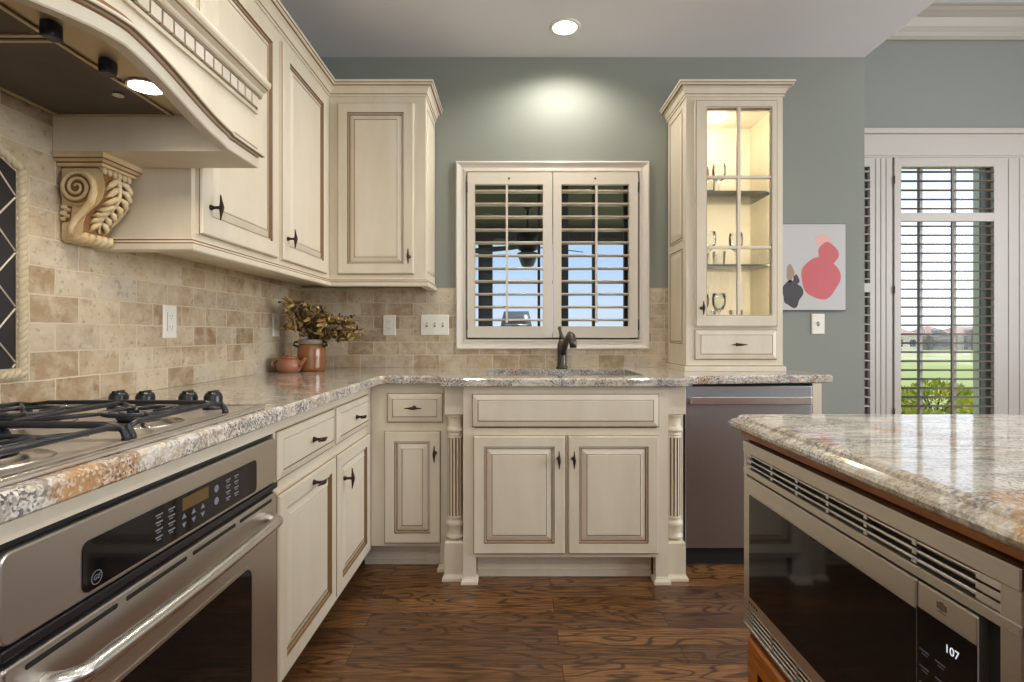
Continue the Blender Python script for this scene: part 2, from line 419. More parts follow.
def seeded_glass():
    m, nt, p = new_mat('seeded_glass'); t = NT(nt)
    p.inputs['Transmission Weight'].default_value = 1.0; p.inputs['Roughness'].default_value = 0.03; p.inputs['IOR'].default_value = 1.12
    p.inputs['Base Color'].default_value = (0.97, 0.98, 0.95, 1)
    t.link(t.bump(t.noise(t.coords((1,1,0.4)), 42, 3, 0.5, 0.8), 0.35, 0.01), p.inputs['Normal']); return m
SEEDED = glass_mat('cabinet_door_glass', 0.02, 0.4)
CRYSTAL = glass_mat('crystal', 0.05, 1.0, (0.97, 0.98, 0.97, 1), 1.35)
SHELF_GLASS = glass_mat('shelf_glass', 0.0, 0.0, (0.95, 0.98, 0.96, 1), 1.3); SHELF_EDGE = simple('shelf_glass_edge', srgb(100, 120, 108), 0.2)

# ------------------------------------------------------------------ room shell
YB, XL, ZC, XR, YN, ZN = 3.03, -1.245, 2.704, 2.017, 4.10, 3.61
WX0, WX1, WZ0, WZ1 = -0.279, 0.710, 1.078, 2.041            # window opening
b = MB(); b.box(XL-0.15, 5.6, -3.5, 4.25, -0.12, 0); struct('floor', b, FLOOR)
b = MB(); b.box(XL-0.15, WX0, YB, YB+0.15, 0, ZC); b.box(WX1, XR, YB, YB+0.15, 0, ZC); b.box(WX0, WX1, YB, YB+0.15, 0, WZ0); b.box(WX0, WX1, YB, YB+0.15, WZ1, ZC)
struct('wall_back', b, SAGE)
b = MB(); b.box(XL-0.15, XL, -3.5, YB, 0, ZC); struct('wall_left', b, SAGE)
b = MB(); b.box(XR-0.15, XR, YB+0.15, YN+0.15, 0, ZN); struct('wall_return', b, SAGE)
b = MB(); b.box(XL-0.15, XR, -3.5, YB+0.15, ZC, ZN+0.14); struct('ceiling', b, CEIL)
b = MB(); b.box(XR, 5.6, -3.5, YN+0.15, ZN, ZN+0.14); struct('ceiling_nook', b, CEIL_W)
D0, D1, DZ = 2.937, 3.758, 2.478                           # french door opening
NO = [(2.06, 2.770, 0.02), (D0, D1, 0.02), (4.10, 4.75, 0.55)]
b = MB(); xs = XR
for x0, x1, z0 in NO:
    b.box(xs, x0, YN, YN+0.15, 0, DZ); xs = x1
    if z0 > 0.1: b.box(x0, x1, YN, YN+0.15, 0, z0)
b.box(xs, 5.6, YN, YN+0.15, 0, DZ); b.box(XR, 5.6, YN, YN+0.15, DZ, ZN); struct('wall_nook', b, SAGE)
b = MB(); b.box(5.5, 5.6, -3.5, -1.4, 0, ZN); b.box(5.5, 5.6, 2.4, YN, 0, ZN); b.box(5.5, 5.6, -1.4, 2.4, 0, 0.7); b.box(5.5, 5.6, -1.4, 2.4, 2.8, ZN)
struct('wall_right', b, BEIGE_WALL)
b = MB(); b.box(XL, -0.7, -3.5, -3.4, 0, ZC); b.box(3.1, 5.5, -3.5, -3.4, 0, ZN); b.box(-0.7, 3.1, -3.5, -3.4, 0, 0.75); b.box(-0.7, 3.1, -3.5, -3.4, 2.65, ZC); b.box(XR, 3.1, -3.5, -3.4, ZC, ZN)
struct('wall_front', b, BEIGE_WALL)
# crown, header and casings of the breakfast room
CRN = [(0,0),(0.02,0),(0.02,0.03),(0.035,0.05),(0.045,0.09),(0.075,0.14),(0.11,0.165),(0.12,0.17),(0.12,0.20),(0.14,0.205),(0.14,0.216),(0,0.216)]
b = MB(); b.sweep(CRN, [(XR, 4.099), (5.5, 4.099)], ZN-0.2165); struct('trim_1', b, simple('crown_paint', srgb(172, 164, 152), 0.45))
b = MB()
b.fbox(FB(YN), 2.0175, 4.9, DZ, 2.66, 0, 0.022); b.fbox(FB(YN), 2.0175, 4.9, 2.66, 2.699, 0, 0.045); b.fbox(FB(YN), 2.0175, 4.9, 2.49, 2.51, 0.022, 0.03)
for x0, x1 in ((2.772, D0-0.002), (D1+0.002, 4.098), (4.752, 4.9)):
    b.fbox(FB(YN), x0, x1, 0, DZ, 0, 0.02); w = x1-x0
    for k in range(1, 4): b.fbox(FB(YN), x0+w*k/4-0.012, x0+w*k/4+0.012, 0.02, DZ-0.01, 0.02, 0.025)
struct('trim_2', b, NOOK_TRIM, 0.003)
b = MB(); b.box(2.05, 5.5, 4.085, 4.0995, 0, 0.14); struct('baseboard_nook', b, NOOK_TRIM)
# tile backsplash
b = MB(); b.box(XL, XL+0.011, -0.6, YB-0.001, 0.9145, 1.72); struct('wall_left_tile', b, TILE_L)
b = MB(); T1 = 1.371
b.box(XL+0.0115, WX0-0.062, YB-0.011, YB-0.0005, 0.9145, T1); b.box(WX1+0.062, 0.95, YB-0.011, YB-0.0005, 0.9145, T1); b.box(WX0-0.062, WX1+0.062, YB-0.011, YB-0.0005, 0.9145, 1.018)
struct('wall_back_tile', b, TILE_B)

# ------------------------------------------------------------------ window over the sink, its shutters
CAS = [(0,0,0),(0,0.024,0),(0.008,0.028,0),(0.014,0.024,0),(0.030,0.017,0),(0.040,0.015,0),(0.046,0.019,0),(0.055,0.019,0),(0.058,0.010,0),(0.060,-0.10,0)]
b = MB(); b.panel(FB(YB), WX0-0.060, WX1+0.060, WZ0-0.060, WZ1+0.055, CAS, False, False)
win = struct('window_1', b, WHITE_TRIM)
b = MB(); DARK = simple('dark_sash', srgb(44, 40, 38), 0.5)
for x0, x1 in ((-0.279, -0.262), (0.134, 0.149), (0.272, 0.315), (0.4575, 0.473), (0.645, 0.710)): b.box(x0, x1, 3.10, 3.13, WZ0, WZ1)
for z0, z1 in ((WZ0, 1.10), (1.405, 1.425), (2.02, WZ1)): b.box(WX0, WX1, 3.105, 3.128, z0, z1)
struct('window_sash', b, DARK, parent=win)
b = MB(); b.box(WX0, WX1, 3.114, 3.118, WZ0, WZ1); struct('window_pane', b, PANE, parent=win)
def shutter(x0, x1, z0, z1, lx0, lx1, zones, y0, y1, label, pitch, ldep, lth, group, hinge_left, tilt=0.0, hole=None, hz=None, rod=0.5, slat=None):
    t = thing('plantation_shutter', label, 'shutter', ((x0+x1)/2, y1, z0), group)
    m = MB(); F = FB(y1); d = y1-y0
    m.fbox(F, x0, lx0, z0, z1, 0, d); m.fbox(F, lx1, x1, z0, z1, 0, d)
    zs = sorted([z for q in zones for z in q]); edges = [z0]+zs+[z1]
    for k in range(0, len(edges), 2): m.fbox(F, lx0, lx1, edges[k], edges[k+1], 0, d)
    build('frame', m, SHUTTER if y0 < 3.5 else NOOK_TRIM, t, bevel=0.0015)
    m = MB(); ym = (y0+y1)/2+0.006; r = MB()
    for za, zb, n in [(*q, max(1, round((q[1]-q[0])/pitch))) for q in zones]:
        p = (zb-za)/n
        for k in range(n):
            zc = za+p*(k+0.5); rg = []
            for j in range(10):
                a = 2*PI*j/10; yy, zz = ldep/2*math.cos(a), lth/2*math.sin(a)
                rg.append((yy*math.cos(tilt)-zz*math.sin(tilt), yy*math.sin(tilt)+zz*math.cos(tilt)))
            m.loft([[(x, ym+p_[0], zc+p_[1]) for p_ in rg] for x in (lx0+0.001, lx1-0.001)], 0, True, True, True)
        xc = lx0+(lx1-lx0)*rod; r.box(xc-0.006, xc+0.006, ym-ldep/2-0.012, ym-ldep/2+0.001, za+0.02, zb-0.012)
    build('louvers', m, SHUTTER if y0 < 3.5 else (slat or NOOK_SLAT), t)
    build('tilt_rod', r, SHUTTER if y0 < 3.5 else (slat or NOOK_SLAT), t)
    xh = x0-0.002 if hinge_left else x1+0.002
    for zz in hz or (z0+0.075, z1-0.085):
        h = MB(); h.tube([(xh, y0-0.003, zz-0.03), (xh, y0-0.003, zz+0.03)], 0.0035, 8); build('hinge', h, BRONZE, t)
    if hole:
        h = MB(); h.lathe([(0.003,0),(0.006,0),(0.006,0.004),(0.003,0.005)], ((lx0+lx1)/2, y0-0.005, hole), 'y', 12); build('tilt_pin', h, BRONZE, t)
    return t
shutter(-0.2725, 0.2135, 1.085, 2.030, -0.230, 0.1614, [(1.150, 1.9617)], 3.002, 3.030, 'left white louvered shutter of the window above the sink, fan seen through it', 0.0725, 0.064, 0.015, 'shutters of the sink window', True, 0.0, 1.995, rod=0.47)
shutter(0.2175, 0.704, 1.085, 2.030, 0.265, 0.6525, [(1.150, 1.9617)], 3.002, 3.030, 'right white louvered shutter of the window above the sink, behind the faucet', 0.0725, 0.064, 0.015, 'shutters of the sink window', False, 0.0, 1.995, rod=0.51)
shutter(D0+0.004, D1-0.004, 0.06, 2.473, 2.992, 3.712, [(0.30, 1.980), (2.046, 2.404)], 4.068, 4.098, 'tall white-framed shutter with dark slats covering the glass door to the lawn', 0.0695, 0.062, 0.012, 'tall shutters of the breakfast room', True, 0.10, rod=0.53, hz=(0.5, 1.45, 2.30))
shutter(2.064, 2.767, 0.06, 2.473, 2.12, 2.752, [(0.30, 1.43), (1.50, 2.404)], 4.068, 4.098, 'tall white shutter mostly hidden behind the corner of the grey wall', 0.0695, 0.062, 0.012, 'tall shutters of the breakfast room', True, 0.10, slat=NOOK_TRIM)
# glass door behind the tall shutter
b = MB()
for x0, x1 in ((D0, 2.975), (3.720, D1)): b.box(x0, x1, 4.15, 4.19, 0.02, DZ)
for z0, z1 in ((0.02, 0.25), (2.42, DZ)): b.box(2.975, 3.720, 4.15, 4.19, z0, z1)
for x in (3.215, 3.483): b.box(x-0.011, x+0.011, 4.155, 4.185, 0.25, 2.42)
dr = struct('door_1', b, NOOK_TRIM)
b = MB(); b.box(2.975, 3.72, 4.168, 4.172, 0.25, 2.42); struct('door_pane', b, PANE, parent=dr)
for i, (x0, x1, z0) in enumerate((NO[0], NO[2])):
    b = MB(); b.panel(FB(4.19), x0, x1, z0, DZ, [(0,0,0),(0,0.04,0),(0.04,0.04,0),(0.04,0,0)], False, False); w = struct('window_%d' % (i+2), b, NOOK_TRIM)
    b = MB(); b.box(x0+0.04, x1-0.04, 4.168, 4.172, z0+0.04, DZ-0.04); struct('window_pane', b, PANE, parent=w)

# ------------------------------------------------------------------ cabinet pieces
def door_rings(st=0.048, th=0.020):
    return [(0,0,0),(0,th-0.009,0),(0.002,th-0.007,1),(0.004,th-0.002,0),(0.007,th,0),(st,th,0),(st+0.003,th-0.008,1),(st+0.007,th-0.008,0),(st+0.009,th-0.005,0),(st+0.012,th-0.011,1),(st+0.034,th-0.003,0),(st+0.0365,th-0.0045,1),(st+0.039,th-0.003,0)]
def drawer_rings(th=0.020):
    return [(0,0,0),(0,th-0.011,0),(0.003,th-0.010,1),(0.005,th-0.007,0),(0.026,th-0.001,0),(0.028,th-0.003,1),(0.031,th,0)]
def pull(parent, F, u, v, w, vertical=True, L=0.078):
    m = MB(); rr = [0.0018,0.0030,0.0042,0.0062,0.0072,0.0062,0.0042,0.0030,0.0018]; n = len(rr); w1 = w+0.030
    pts = []
    for k in range(n):
        s = (k/(n-1)-0.5)*L; q = w1+0.004-0.004*abs(s)/(L/2)
        pts.append(F(u, v+s, q) if vertical else F(u+s, v, q))
    m.tube(pts, rr, 10)
    m.tube([F(u, v, w), F(u, v, w+0.003), F(u, v, w+0.010), F(u, v, w+0.022), F(u, v, w1)], [0.0095, 0.0085, 0.0050, 0.0048, 0.0065], 12)
    return build('handle', m, BRONZE, parent)
def pdoor(parent, F, u0, u1, v0, v1, name='door', st=0.048, hp=None, vert=True, mats=GLAZED):
    m = MB(); m.panel(F, u0, u1, v0, v1, door_rings(st)); d = build(name, m, mats, parent)
    if hp: pull(d, F, hp[0], hp[1], 0.02, vert)
    return d
def pdrawer(parent, F, u0, u1, v0, v1, hp=None, mats=GLAZED):
    m = MB(); m.panel(F, u0, u1, v0, v1, drawer_rings()); d = build('drawer', m, mats, parent)
    if hp: pull(d, F, hp[0], hp[1], 0.02, False)
    return d
CT0, CT1 = 0.876, 0.914                                    # countertop underside and top
ZD0, ZD1, ZR0, ZR1 = 0.134, 0.658, 0.695, 0.835            # door and drawer heights
XF = -0.672                                                # left run face plane

# left run: two base cabinets, the oven's cabinet, one nearer the viewer
def base_left(y0, y1, dy0, dy1, label, hd, ho, vert):
    t = thing('base_cabinet', label, 'cabinet', (-0.95, (y0+y1)/2, 0), 'base cabinets of the left run')
    m = MB(); m.box(XL+0.002, XF, y0, y1, 0.105, CT0-0.001); build('body', m, CREAM, t)
    m = MB(); m.box(XL+0.002, XF-0.075, y0, y1, 0, 0.105); build('toe_kick', m, simple('dark_toe_kick', srgb(60, 42, 28), 0.6), t)  # toe kick in dark brown, unlike the cream body
    F = FL(XF)
    if hd: pdrawer(t, F, dy0, dy1, ZR0, ZR1, hd)
    pdoor(t, F, dy0, dy1, ZD0, ZD1, hp=ho, vert=vert)
base_left(1.406, 1.9300, 1.4545, 1.9200, 'cream glazed base cabinet beside the oven, with a sideways pull on its door', (1.70, 0.765), (1.70, 0.626), False)
base_left(1.9305, 2.446, 1.940, 2.365, 'narrower cream glazed base cabinet in the corner of the left run, upright door pull', (2.16, 0.765), (2.005, 0.555), True)
t = thing('oven_cabinet', 'cream cabinet frame built around the wall oven under the cooktop', 'cabinet', (-0.95, 1.0, 0)); OV0, OV1, OZ0, OZ1 = 0.647, 1.395, 0.125, 0.8415
m = MB(); m.box(XL+0.002, XF, 0.600, OV0-0.001, 0.105, CT0-0.001); m.box(XL+0.002, XF, OV1+0.001, 1.4055, 0.105, CT0-0.001)
m.box(XL+0.002, XF, OV0-0.001, OV1+0.001, OZ1+0.001, CT0-0.001); m.box(XL+0.002, XF, OV0-0.001, OV1+0.001, 0.105, OZ0-0.002); build('body', m, CREAM, t)
m = MB(); m.box(XF, -0.643, 0.600, 1.4055, OZ1+0.001, CT0-0.001); build('top_rail', m, CREAM, t)
for y0, y1 in ((0.600, OV0-0.001), (OV1+0.001, 1.4055)): m = MB(); m.box(XF, -0.643, y0, y1, 0.105, OZ1+0.0009); build('stile', m, CREAM, t)
m = MB(); m.box(XL+0.002, XF-0.075, 0.600, 1.4055, 0, 0.104); build('toe_kick', m, BLACK, t)

# ------------------------------------------------------------------ wall oven
FO = FL(-0.652)
t = thing('wall_oven', 'stainless steel built-in oven with black control glass under the gas cooktop', 'oven', (-0.9, 1.021, OZ0))
m = MB(); m.box(XL+0.06, -0.653, OV0+0.004, OV1-0.004, OZ0, OZ1-0.002); build('body', m, BLACK, t)
m = MB(); m.prism(FO, rrect(OV0, OV1, 0.714, 0.832, 0.014), 0, 0.017); cp = build('control_panel', m, STEEL, t, bevel=0.003)
m = MB(); m.prism(FO, rrect(0.770, 1.288, 0.722, 0.799, 0.012), 0.0172, 0.0185); cg = build('control_glass', m, BLACK_GLASS, cp)
XP = -0.652+0.0188
m = MB(); m.fbox(FO, 1.000, 1.085, 0.768, 0.792, 0.0186, 0.0189); build('display', m, DISP_A, cp)
m = MB()
for c0, cols in ((0.925, 2), (1.105, 1), (1.150, 2)):
    for c in range(cols):
        for r_ in range(4 if cols == 2 else 2):
            u = c0+c*0.034; v = 0.783-r_*0.013 if cols == 2 else 0.778-r_*0.026
            if cols == 2: m.fbox(FO, u, u+0.019, v, v+0.0028, 0.0186, 0.0189); m.fbox(FO, u+0.003, u+0.014, v-0.0045, v-0.0025, 0.0186, 0.0189)
            else: m.prism(FO, [(u+0.009+0.008*math.cos(a*PI/8), v+0.008*math.sin(a*PI/8)) for a in range(16)], 0.0186, 0.0189)
for c in range(3):                                          # small up and down arrows
    u = 1.005+c*0.030
    for v, s in ((0.757, 1), (0.741, -1)): m.prism(FO, [(u-0.007, v-0.004*s), (u+0.007, v-0.004*s), (u, v+0.006*s)], 0.0186, 0.0189)
build('keypad_lettering', m, GREY_MARK, cp)
m = MB(); m.ringplate(FO, [(0.795+0.0105*math.cos(a*PI/16), 0.738+0.0105*math.sin(a*PI/16)) for a in range(32)], [(0.795+0.0094*math.cos(a*PI/16), 0.738+0.0094*math.sin(a*PI/16)) for a in range(32)], 0.0186, 0.0190)
build('emblem_ring', m, GREY_MARK, cp)
text('emblem', 'GE', 0.0105, (XP, 0.795, 0.738), AX_R, GREY_MARK, cp, shear=0.25)
m = MB(); m.fbox(FO, OV0, OV1, 0.690, 0.713, 0, 0.008); m.fbox(FO, OV0, OV1+0.004, 0.698, 0.712, 0.008, 0.020); m.fbox(FO, OV0, OV1, 0.8325, 0.841, -0.0005, 0.006); build('vent_strip', m, BLACK, t, bevel=0.002)
m = MB(); m.prism(FO, rrect(OV0+0.001, OV1-0.001, 0.135, 0.689, 0.006), 0.001, 0.020); od = build('door', m, STEEL, t, bevel=0.003)
m = MB()
for k in range(4):
    y0 = OV0+0.03+k*0.176; m.prism(FO, rrect(y0, y0+0.158, 0.671, 0.679, 0.0035), 0.0201, 0.0206)
build('vent_slot', m, SLOT, od)
m = MB(); m.prism(FO, rrect(0.782, 1.259, 0.250, 0.553, 0.03, 8), 0.0201, 0.0212); build('oven_window', m, BLACK_GLASS, od)
m = MB(); m.ringplate(FO, rrect(0.776, 1.265, 0.244, 0.559, 0.034, 8), rrect(0.783, 1.258, 0.251, 0.552, 0.03, 8), 0.0201, 0.0222); build('window_trim', m, STEEL, od)
m = MB(); pts = []
for k in range(9): a = PI/2*k/8; pts.append(FO(0.705+0.028-0.028*math.sin(a) if False else 0.705+0.028*(1-math.cos(a)) , 0.637, 0.018+0.040*math.sin(a)))
pts += [FO(0.705+0.028+k*(1.337-0.733-0.028)/12, 0.637, 0.058+0.004*math.sin(PI*k/12)) for k in range(1, 12)]
for k in range(9): a = PI/2*(1-k/8); pts.append(FO(1.337-0.028*(1-math.cos(a)), 0.637, 0.018+0.040*math.sin(a)))
m.tube(pts, 0.0135, 14); build('handle', m, STEEL_B, od)

# ------------------------------------------------------------------ back run base cabinets
def foot(parent, x0, x1, y0, y1, name='foot'):
    m = MB(); rings = []
    for d, z in ((0.010, 0.0), (0.010, 0.012), (0.006, 0.018), (0.002, 0.024), (0.0, 0.030)):
        rings.append([(x0-d, y0-d, z), (x1+d, y0-d, z), (x1+d, y1+d, z), (x0-d, y1+d, z)])
    m.loft(rings, 0, sm=False); return build(name, m, CREAM, parent)
YD, YS = 2.450, 2.325                                      # face planes: drawer unit, sink unit
t = thing('base_cabinet', 'narrow cream cabinet left of the sink, one small drawer over one door', 'cabinet', (-0.46, 2.74, 0), None)
m = MB(); m.box(XF+0.0005, -0.2300, YD, YB-0.002, 0.118, CT0-0.001); m.box(-0.350, -0.319, YD, YB-0.1, 0, 0.118); build('body', m, CREAM, t)
m = MB(); m.box(XF-0.05, -0.3505, 2.53, 2.56, 0, 0.118); m.box(XF-0.05, -0.3505, 2.522, 2.53, 0, 0.028); m.box(XF-0.05, -0.3505, 2.525, 2.53, 0.05, 0.056); build('toe_kick', m, CREAM, t)
foot(t, -0.352, -0.322, YD-0.004, YD+0.05)
F = FB(YD); pdrawer(t, F, -0.595, -0.335, ZR0, 0.831, (-0.467, 0.766)); pdoor(t, F, -0.607, -0.345, ZD0, 0.656, hp=(-0.370, 0.555))
t = thing('sink_cabinet', 'wide cream sink cabinet with two doors between the fluted columns', 'cabinet', (0.225, 2.68, 0))
m = MB(); m.box(-0.2295, 0.6795, YS, YB-0.002, 0.118, CT0-0.001)
m.v.clear(); m.f.clear(); m.m.clear(); m.s.clear()
SX0, SX1 = -0.2295, 0.6795
m.box(SX0, SX0+0.055, YS, YS+0.03, 0.118, CT0-0.001); m.box(SX1-0.055, SX1, YS, YS+0.03, 0.118, CT0-0.001); m.box(SX0+0.055, SX1-0.055, YS, YS+0.03, 0.84, CT0-0.001); m.box(SX0+0.055, SX1-0.055, YS, YS+0.03, 0.66, 0.69); m.box(SX0+0.055, SX1-0.055, YS, YS+0.03, 0.118, 0.14)
m.box(0.21, 0.245, YS+0.001, YS+0.03, 0.14, 0.66)
m.box(SX0, SX0+0.018, YS+0.03, YB-0.002, 0.118, CT0-0.001); m.box(SX1-0.018, SX1, YS+0.03, YB-0.002, 0.118, CT0-0.001); m.box(SX0, SX1, YS+0.03, YB-0.002, 0.118, 0.136)
for x0, x1 in ((SX0, SX0+0.056), (SX1-0.056, SX1)): m.box(x0, x1, YS, YS+0.045, 0, 0.118)
m.box(SX1, 0.786, 2.455, 2.475, 0, CT0-0.001); build('body', m, CREAM, t)
m = MB(); m.box(SX0+0.0565, SX1-0.0565, 2.405, 2.43, 0, 0.117); m.box(SX0+0.0565, SX1-0.0565, 2.397, 2.405, 0, 0.03); build('toe_kick', m, CREAM, t)
for x0, x1 in ((SX0, SX0+0.056), (SX1-0.056, SX1)): foot(t, x0+0.001, x1-0.001, YS-0.003, YS+0.045)
F = FB(YS)
m = MB(); m.panel(F, -0.190, 0.636, 0.695, 0.842, drawer_rings()); build('false_drawer', m, GLAZED, t)
pdoor(t, F, -0.1844, 0.2217, ZD0+0.003, 0.6595, hp=(0.1915, 0.559)); pdoor(t, F, 0.2327, 0.6344, ZD0+0.003, 0.6595, hp=(0.257, 0.559))
def column(cx, cy, label):
    c = thing('fluted_column', label, 'column', (cx, cy, 0), 'fluted columns of the sink cabinet'); h = 0.0425
    m = MB(); m.box(cx-h, cx+h, cy-h, cy+h, 0.744, CT0-0.001); build('top_block', m, CREAM, c, bevel=0.003)
    m = MB(); r0 = 0.0335
    m.lathe([(0.030,0.743),(0.037,0.742),(0.038,0.735),(0.033,0.730),(0.031,0.724),(0.031,0.690),(0.034,0.684),(0.039,0.678),(0.040,0.672),(0.037,0.665),(0.030,0.660),(0.034,0.655),(0.034,0.648),(0.026,0.645)][::-1], (cx, cy, 0), 'z', 32, 0)
    m.lathe([(0.030,0.174),(0.034,0.180),(0.040,0.186),(0.040,0.193),(0.034,0.200),(0.032,0.206),(0.036,0.236),(0.040,0.243),(0.041,0.252),(0.037,0.260),(0.031,0.264),(0.034,0.268),(0.028,0.272)], (cx, cy, 0), 'z', 32, 0)
    build('turning', m, CREAM, c)
    m = MB(); nf = 14; ns = nf*8
    fl = lambda r, hh, a: r-0.0038*max(0.0, math.cos(nf*a))**0.7 if 0.282 < hh < 0.638 else r
    m.lathe([(0.032,0.270),(r0,0.276),(r0,0.281),(r0,0.2835),(r0,0.6365),(r0,0.640),(r0,0.644),(0.032,0.647)], (cx, cy, 0), 'z', ns, 0, flute=fl)
    mm = []
    for f, i in zip(m.f, range(len(m.f))):
        k = i % ns; a = 2*PI*(k+0.5)/ns; mm.append(1 if (len(f) == 4 and math.cos(nf*a) > 0.25 and ns*3 <= i < ns*4) else 0)
    m.m = mm; build('fluted_shaft', m, [CREAM, GLAZE], c)
    m = MB(); m.box(cx-h, cx+h, cy-h, cy+h, 0.030, 0.166)
    m.loft([[(cx+sx*q, cy+sy*q, z) for sx, sy in ((-1,-1),(1,-1),(1,1),(-1,1))] for q, z in ((h, 0.166), (h-0.004, 0.172), (0.034, 0.175))], 0, sm=False); build('base_block', m, CREAM, c)
    foot(c, cx-h, cx+h, cy-h, cy+h)
column(-0.2735, 2.3965, 'fluted cream column at the left of the sink cabinet')
column(0.7235, 2.3965, 'fluted cream column at the right of the sink cabinet, beside the dishwasher')
t = thing('end_panel', 'narrow cream end panel closing the counter right of the dishwasher', 'panel', (1.423, 2.75, 0))
m = MB(); m.box(1.402, 1.446, 2.475, YB-0.002, 0, CT0-0.001); build('panel', m, CREAM, t, bevel=0.002)
m = MB(); m.box(1.4465, 1.451, 2.53, 2.97, 0.15, 0.80); build('raised_field', m, CREAM, t, bevel=0.002)

# ------------------------------------------------------------------ dishwasher
FW = FB(2.49)
t = thing('dishwasher', 'stainless steel dishwasher with a bar handle at the right of the sink', 'dishwasher', (1.098, 2.75, 0))
m = MB(); m.box(0.780, 1.3995, 2.50, YB-0.03, 0.10, 0.868); build('body', m, BLACK, t)
m = MB(); m.box(0.790, 1.398, 2.53, 2.9, 0, 0.0995); build('toe_kick', m, SLOT, t)
m = MB(); m.fbox(FW, 0.800, 1.397, 0.098, 0.862, 0, 0.020); dd = build('door', m, STEEL_DW, t, bevel=0.004)
m = MB(); m.fbox(FW, 0.815, 1.378, 0.778, 0.815, 0.046, 0.058)
for x in (0.815, 1.362): m.fbox(FW, x, x+0.016, 0.782, 0.811, 0.0205, 0.047)
build('handle', m, STEEL_B, dd, bevel=0.004)

# ------------------------------------------------------------------ countertop, sink, faucet
outer = [(XL+0.0005, -0.30), (-0.615, -0.30), (-0.615, 2.395), (-0.600, 2.410), (-0.338, 2.410), (-0.325, 2.290), (0.775, 2.290), (0.790, 2.392), (1.50, 2.478), (1.50, YB-0.0005), (XL+0.0005, YB-0.0005)]
hole = [(-0.150, 2.430), (-0.150, 2.850), (0.600, 2.850), (0.600, 2.430)]
b = MB(); slab(b, outer, [hole], [(0.004, CT0), (0.0, CT0+0.004), (0.0, CT1-0.008), (0.003, CT1-0.003), (0.008, CT1)])
tag(build('countertop', b, GRANITE), 'speckled granite countertop running along the left wall and under the window', 'countertop')
t = thing('sink', 'undermount sink basin set in the granite below the window', 'sink', (0.225, 2.64, 0.66))
m = MB(); R = []
for d, z in ((0.0, CT0-0.003), (0.006, CT0-0.006), (0.012, 0.72), (0.03, 0.69), (0.06, 0.683)):
    R.append([(x, y, z) for x, y in rrect(-0.155+d, 0.605-d, 2.425+d, 2.855-d, 0.03)])
for k in range(len(R)-1): pass
m.loft(R, 0, cap=False); m.face([m.vert(p) for p in R[-1]], 0)
so = build('basin', m, simple('sink_composite', srgb(34, 32, 30), 0.45), t); sm_ = so.modifiers.new('thick', 'SOLIDIFY'); sm_.thickness = 0.004; sm_.offset = 0
m = MB(); m.lathe([(0.0,0.0),(0.04,0.0),(0.042,0.004),(0.03,0.005),(0.028,0.002),(0.0,0.002)], (0.225, 2.64, 0.684), 'z', 20); build('drain', m, STEEL_B, t)
t = thing('faucet', 'aged bronze single-lever faucet standing behind the sink', 'faucet', (0.262, 2.925, CT1))
fx, fy = 0.262, 2.925
m = MB(); m.lathe([(0.033,0),(0.034,0.006),(0.030,0.012),(0.026,0.020),(0.025,0.06),(0.027,0.10),(0.026,0.13),(0.020,0.150),(0.016,0.163)], (fx, fy, CT1), 'z', 20); build('body', m, FAUCET_M, t)
m = MB(); m.tube([(fx+0.002, fy-0.008, CT1+0.08), (fx+0.012, fy-0.045, CT1+0.13), (fx+0.024, fy-0.085, CT1+0.172), (fx+0.032, fy-0.125, CT1+0.190), (fx+0.038, fy-0.155, CT1+0.180), (fx+0.041, fy-0.175, CT1+0.150), (fx+0.042, fy-0.182, CT1+0.120)], [0.018, 0.017, 0.016, 0.017, 0.019, 0.020, 0.018], 16); build('spout', m, FAUCET_M, t)
m = MB(); m.tube([(fx, fy, CT1+0.160), (fx-0.004, fy+0.004, CT1+0.185), (fx-0.010, fy+0.010, CT1+0.212), (fx-0.012, fy+0.012, CT1+0.226), (fx-0.012, fy+0.012, CT1+0.236)], [0.017, 0.011, 0.008, 0.012, 0.006], 12); build('lever', m, FAUCET_M, t)

# ------------------------------------------------------------------ cooktop
t = thing('gas_cooktop', 'stainless gas cooktop with black grates set in the left counter', 'cooktop', (-0.90, 0.985, CT1)); CK = CT1+0.0005
m = MB(); m.prism(lambda u, v, w: (u, v, CK+w), rrect(-1.160, -0.640, 0.61, 1.362, 0.02), 0, 0.006); build('tray', m, steel_mat('cooktop_steel', srgb(222, 214, 204), (2, 300, 2), 0.45), t, bevel=0.002)
m = MB(); m.ringplate(lambda u, v, w: (u, v, CK+w), rrect(-1.160, -0.640, 0.61, 1.362, 0.02), rrect(-1.145, -0.655, 0.625, 1.347, 0.016), 0.006, 0.010); build('rim', m, STEEL_B, t, bevel=0.0015)
BUR = [(-1.02, 0.76, 0.036), (-0.78, 0.76, 0.044), (-1.02, 1.09, 0.044), (-0.78, 1.09, 0.036)]
for x, y, r in BUR:
    m = MB(); m.lathe([(r+0.045,0.0),(r+0.04,0.002),(r+0.022,0.003),(r+0.016,0.006),(r+0.004,0.007),(r,0.010)], (x, y, CK+0.006), 'z', 28); bu = build('burner', m, STEEL_B, t)
    m = MB(); m.lathe([(r,0.0),(r+0.004,0.002),(r+0.003,0.006),(r-0.006,0.008),(0.004,0.008)], (x, y, CK+0.0162), 'z', 28); build('burner_cap', m, IRON, bu)
def bar(m, p0, p1, w=0.006, h=0.009):
    m.tube([p0, ((p0[0]+p1[0])/2, (p0[1]+p1[1])/2, (p0[2]+p1[2])/2), p1], [w, w, w], 6)
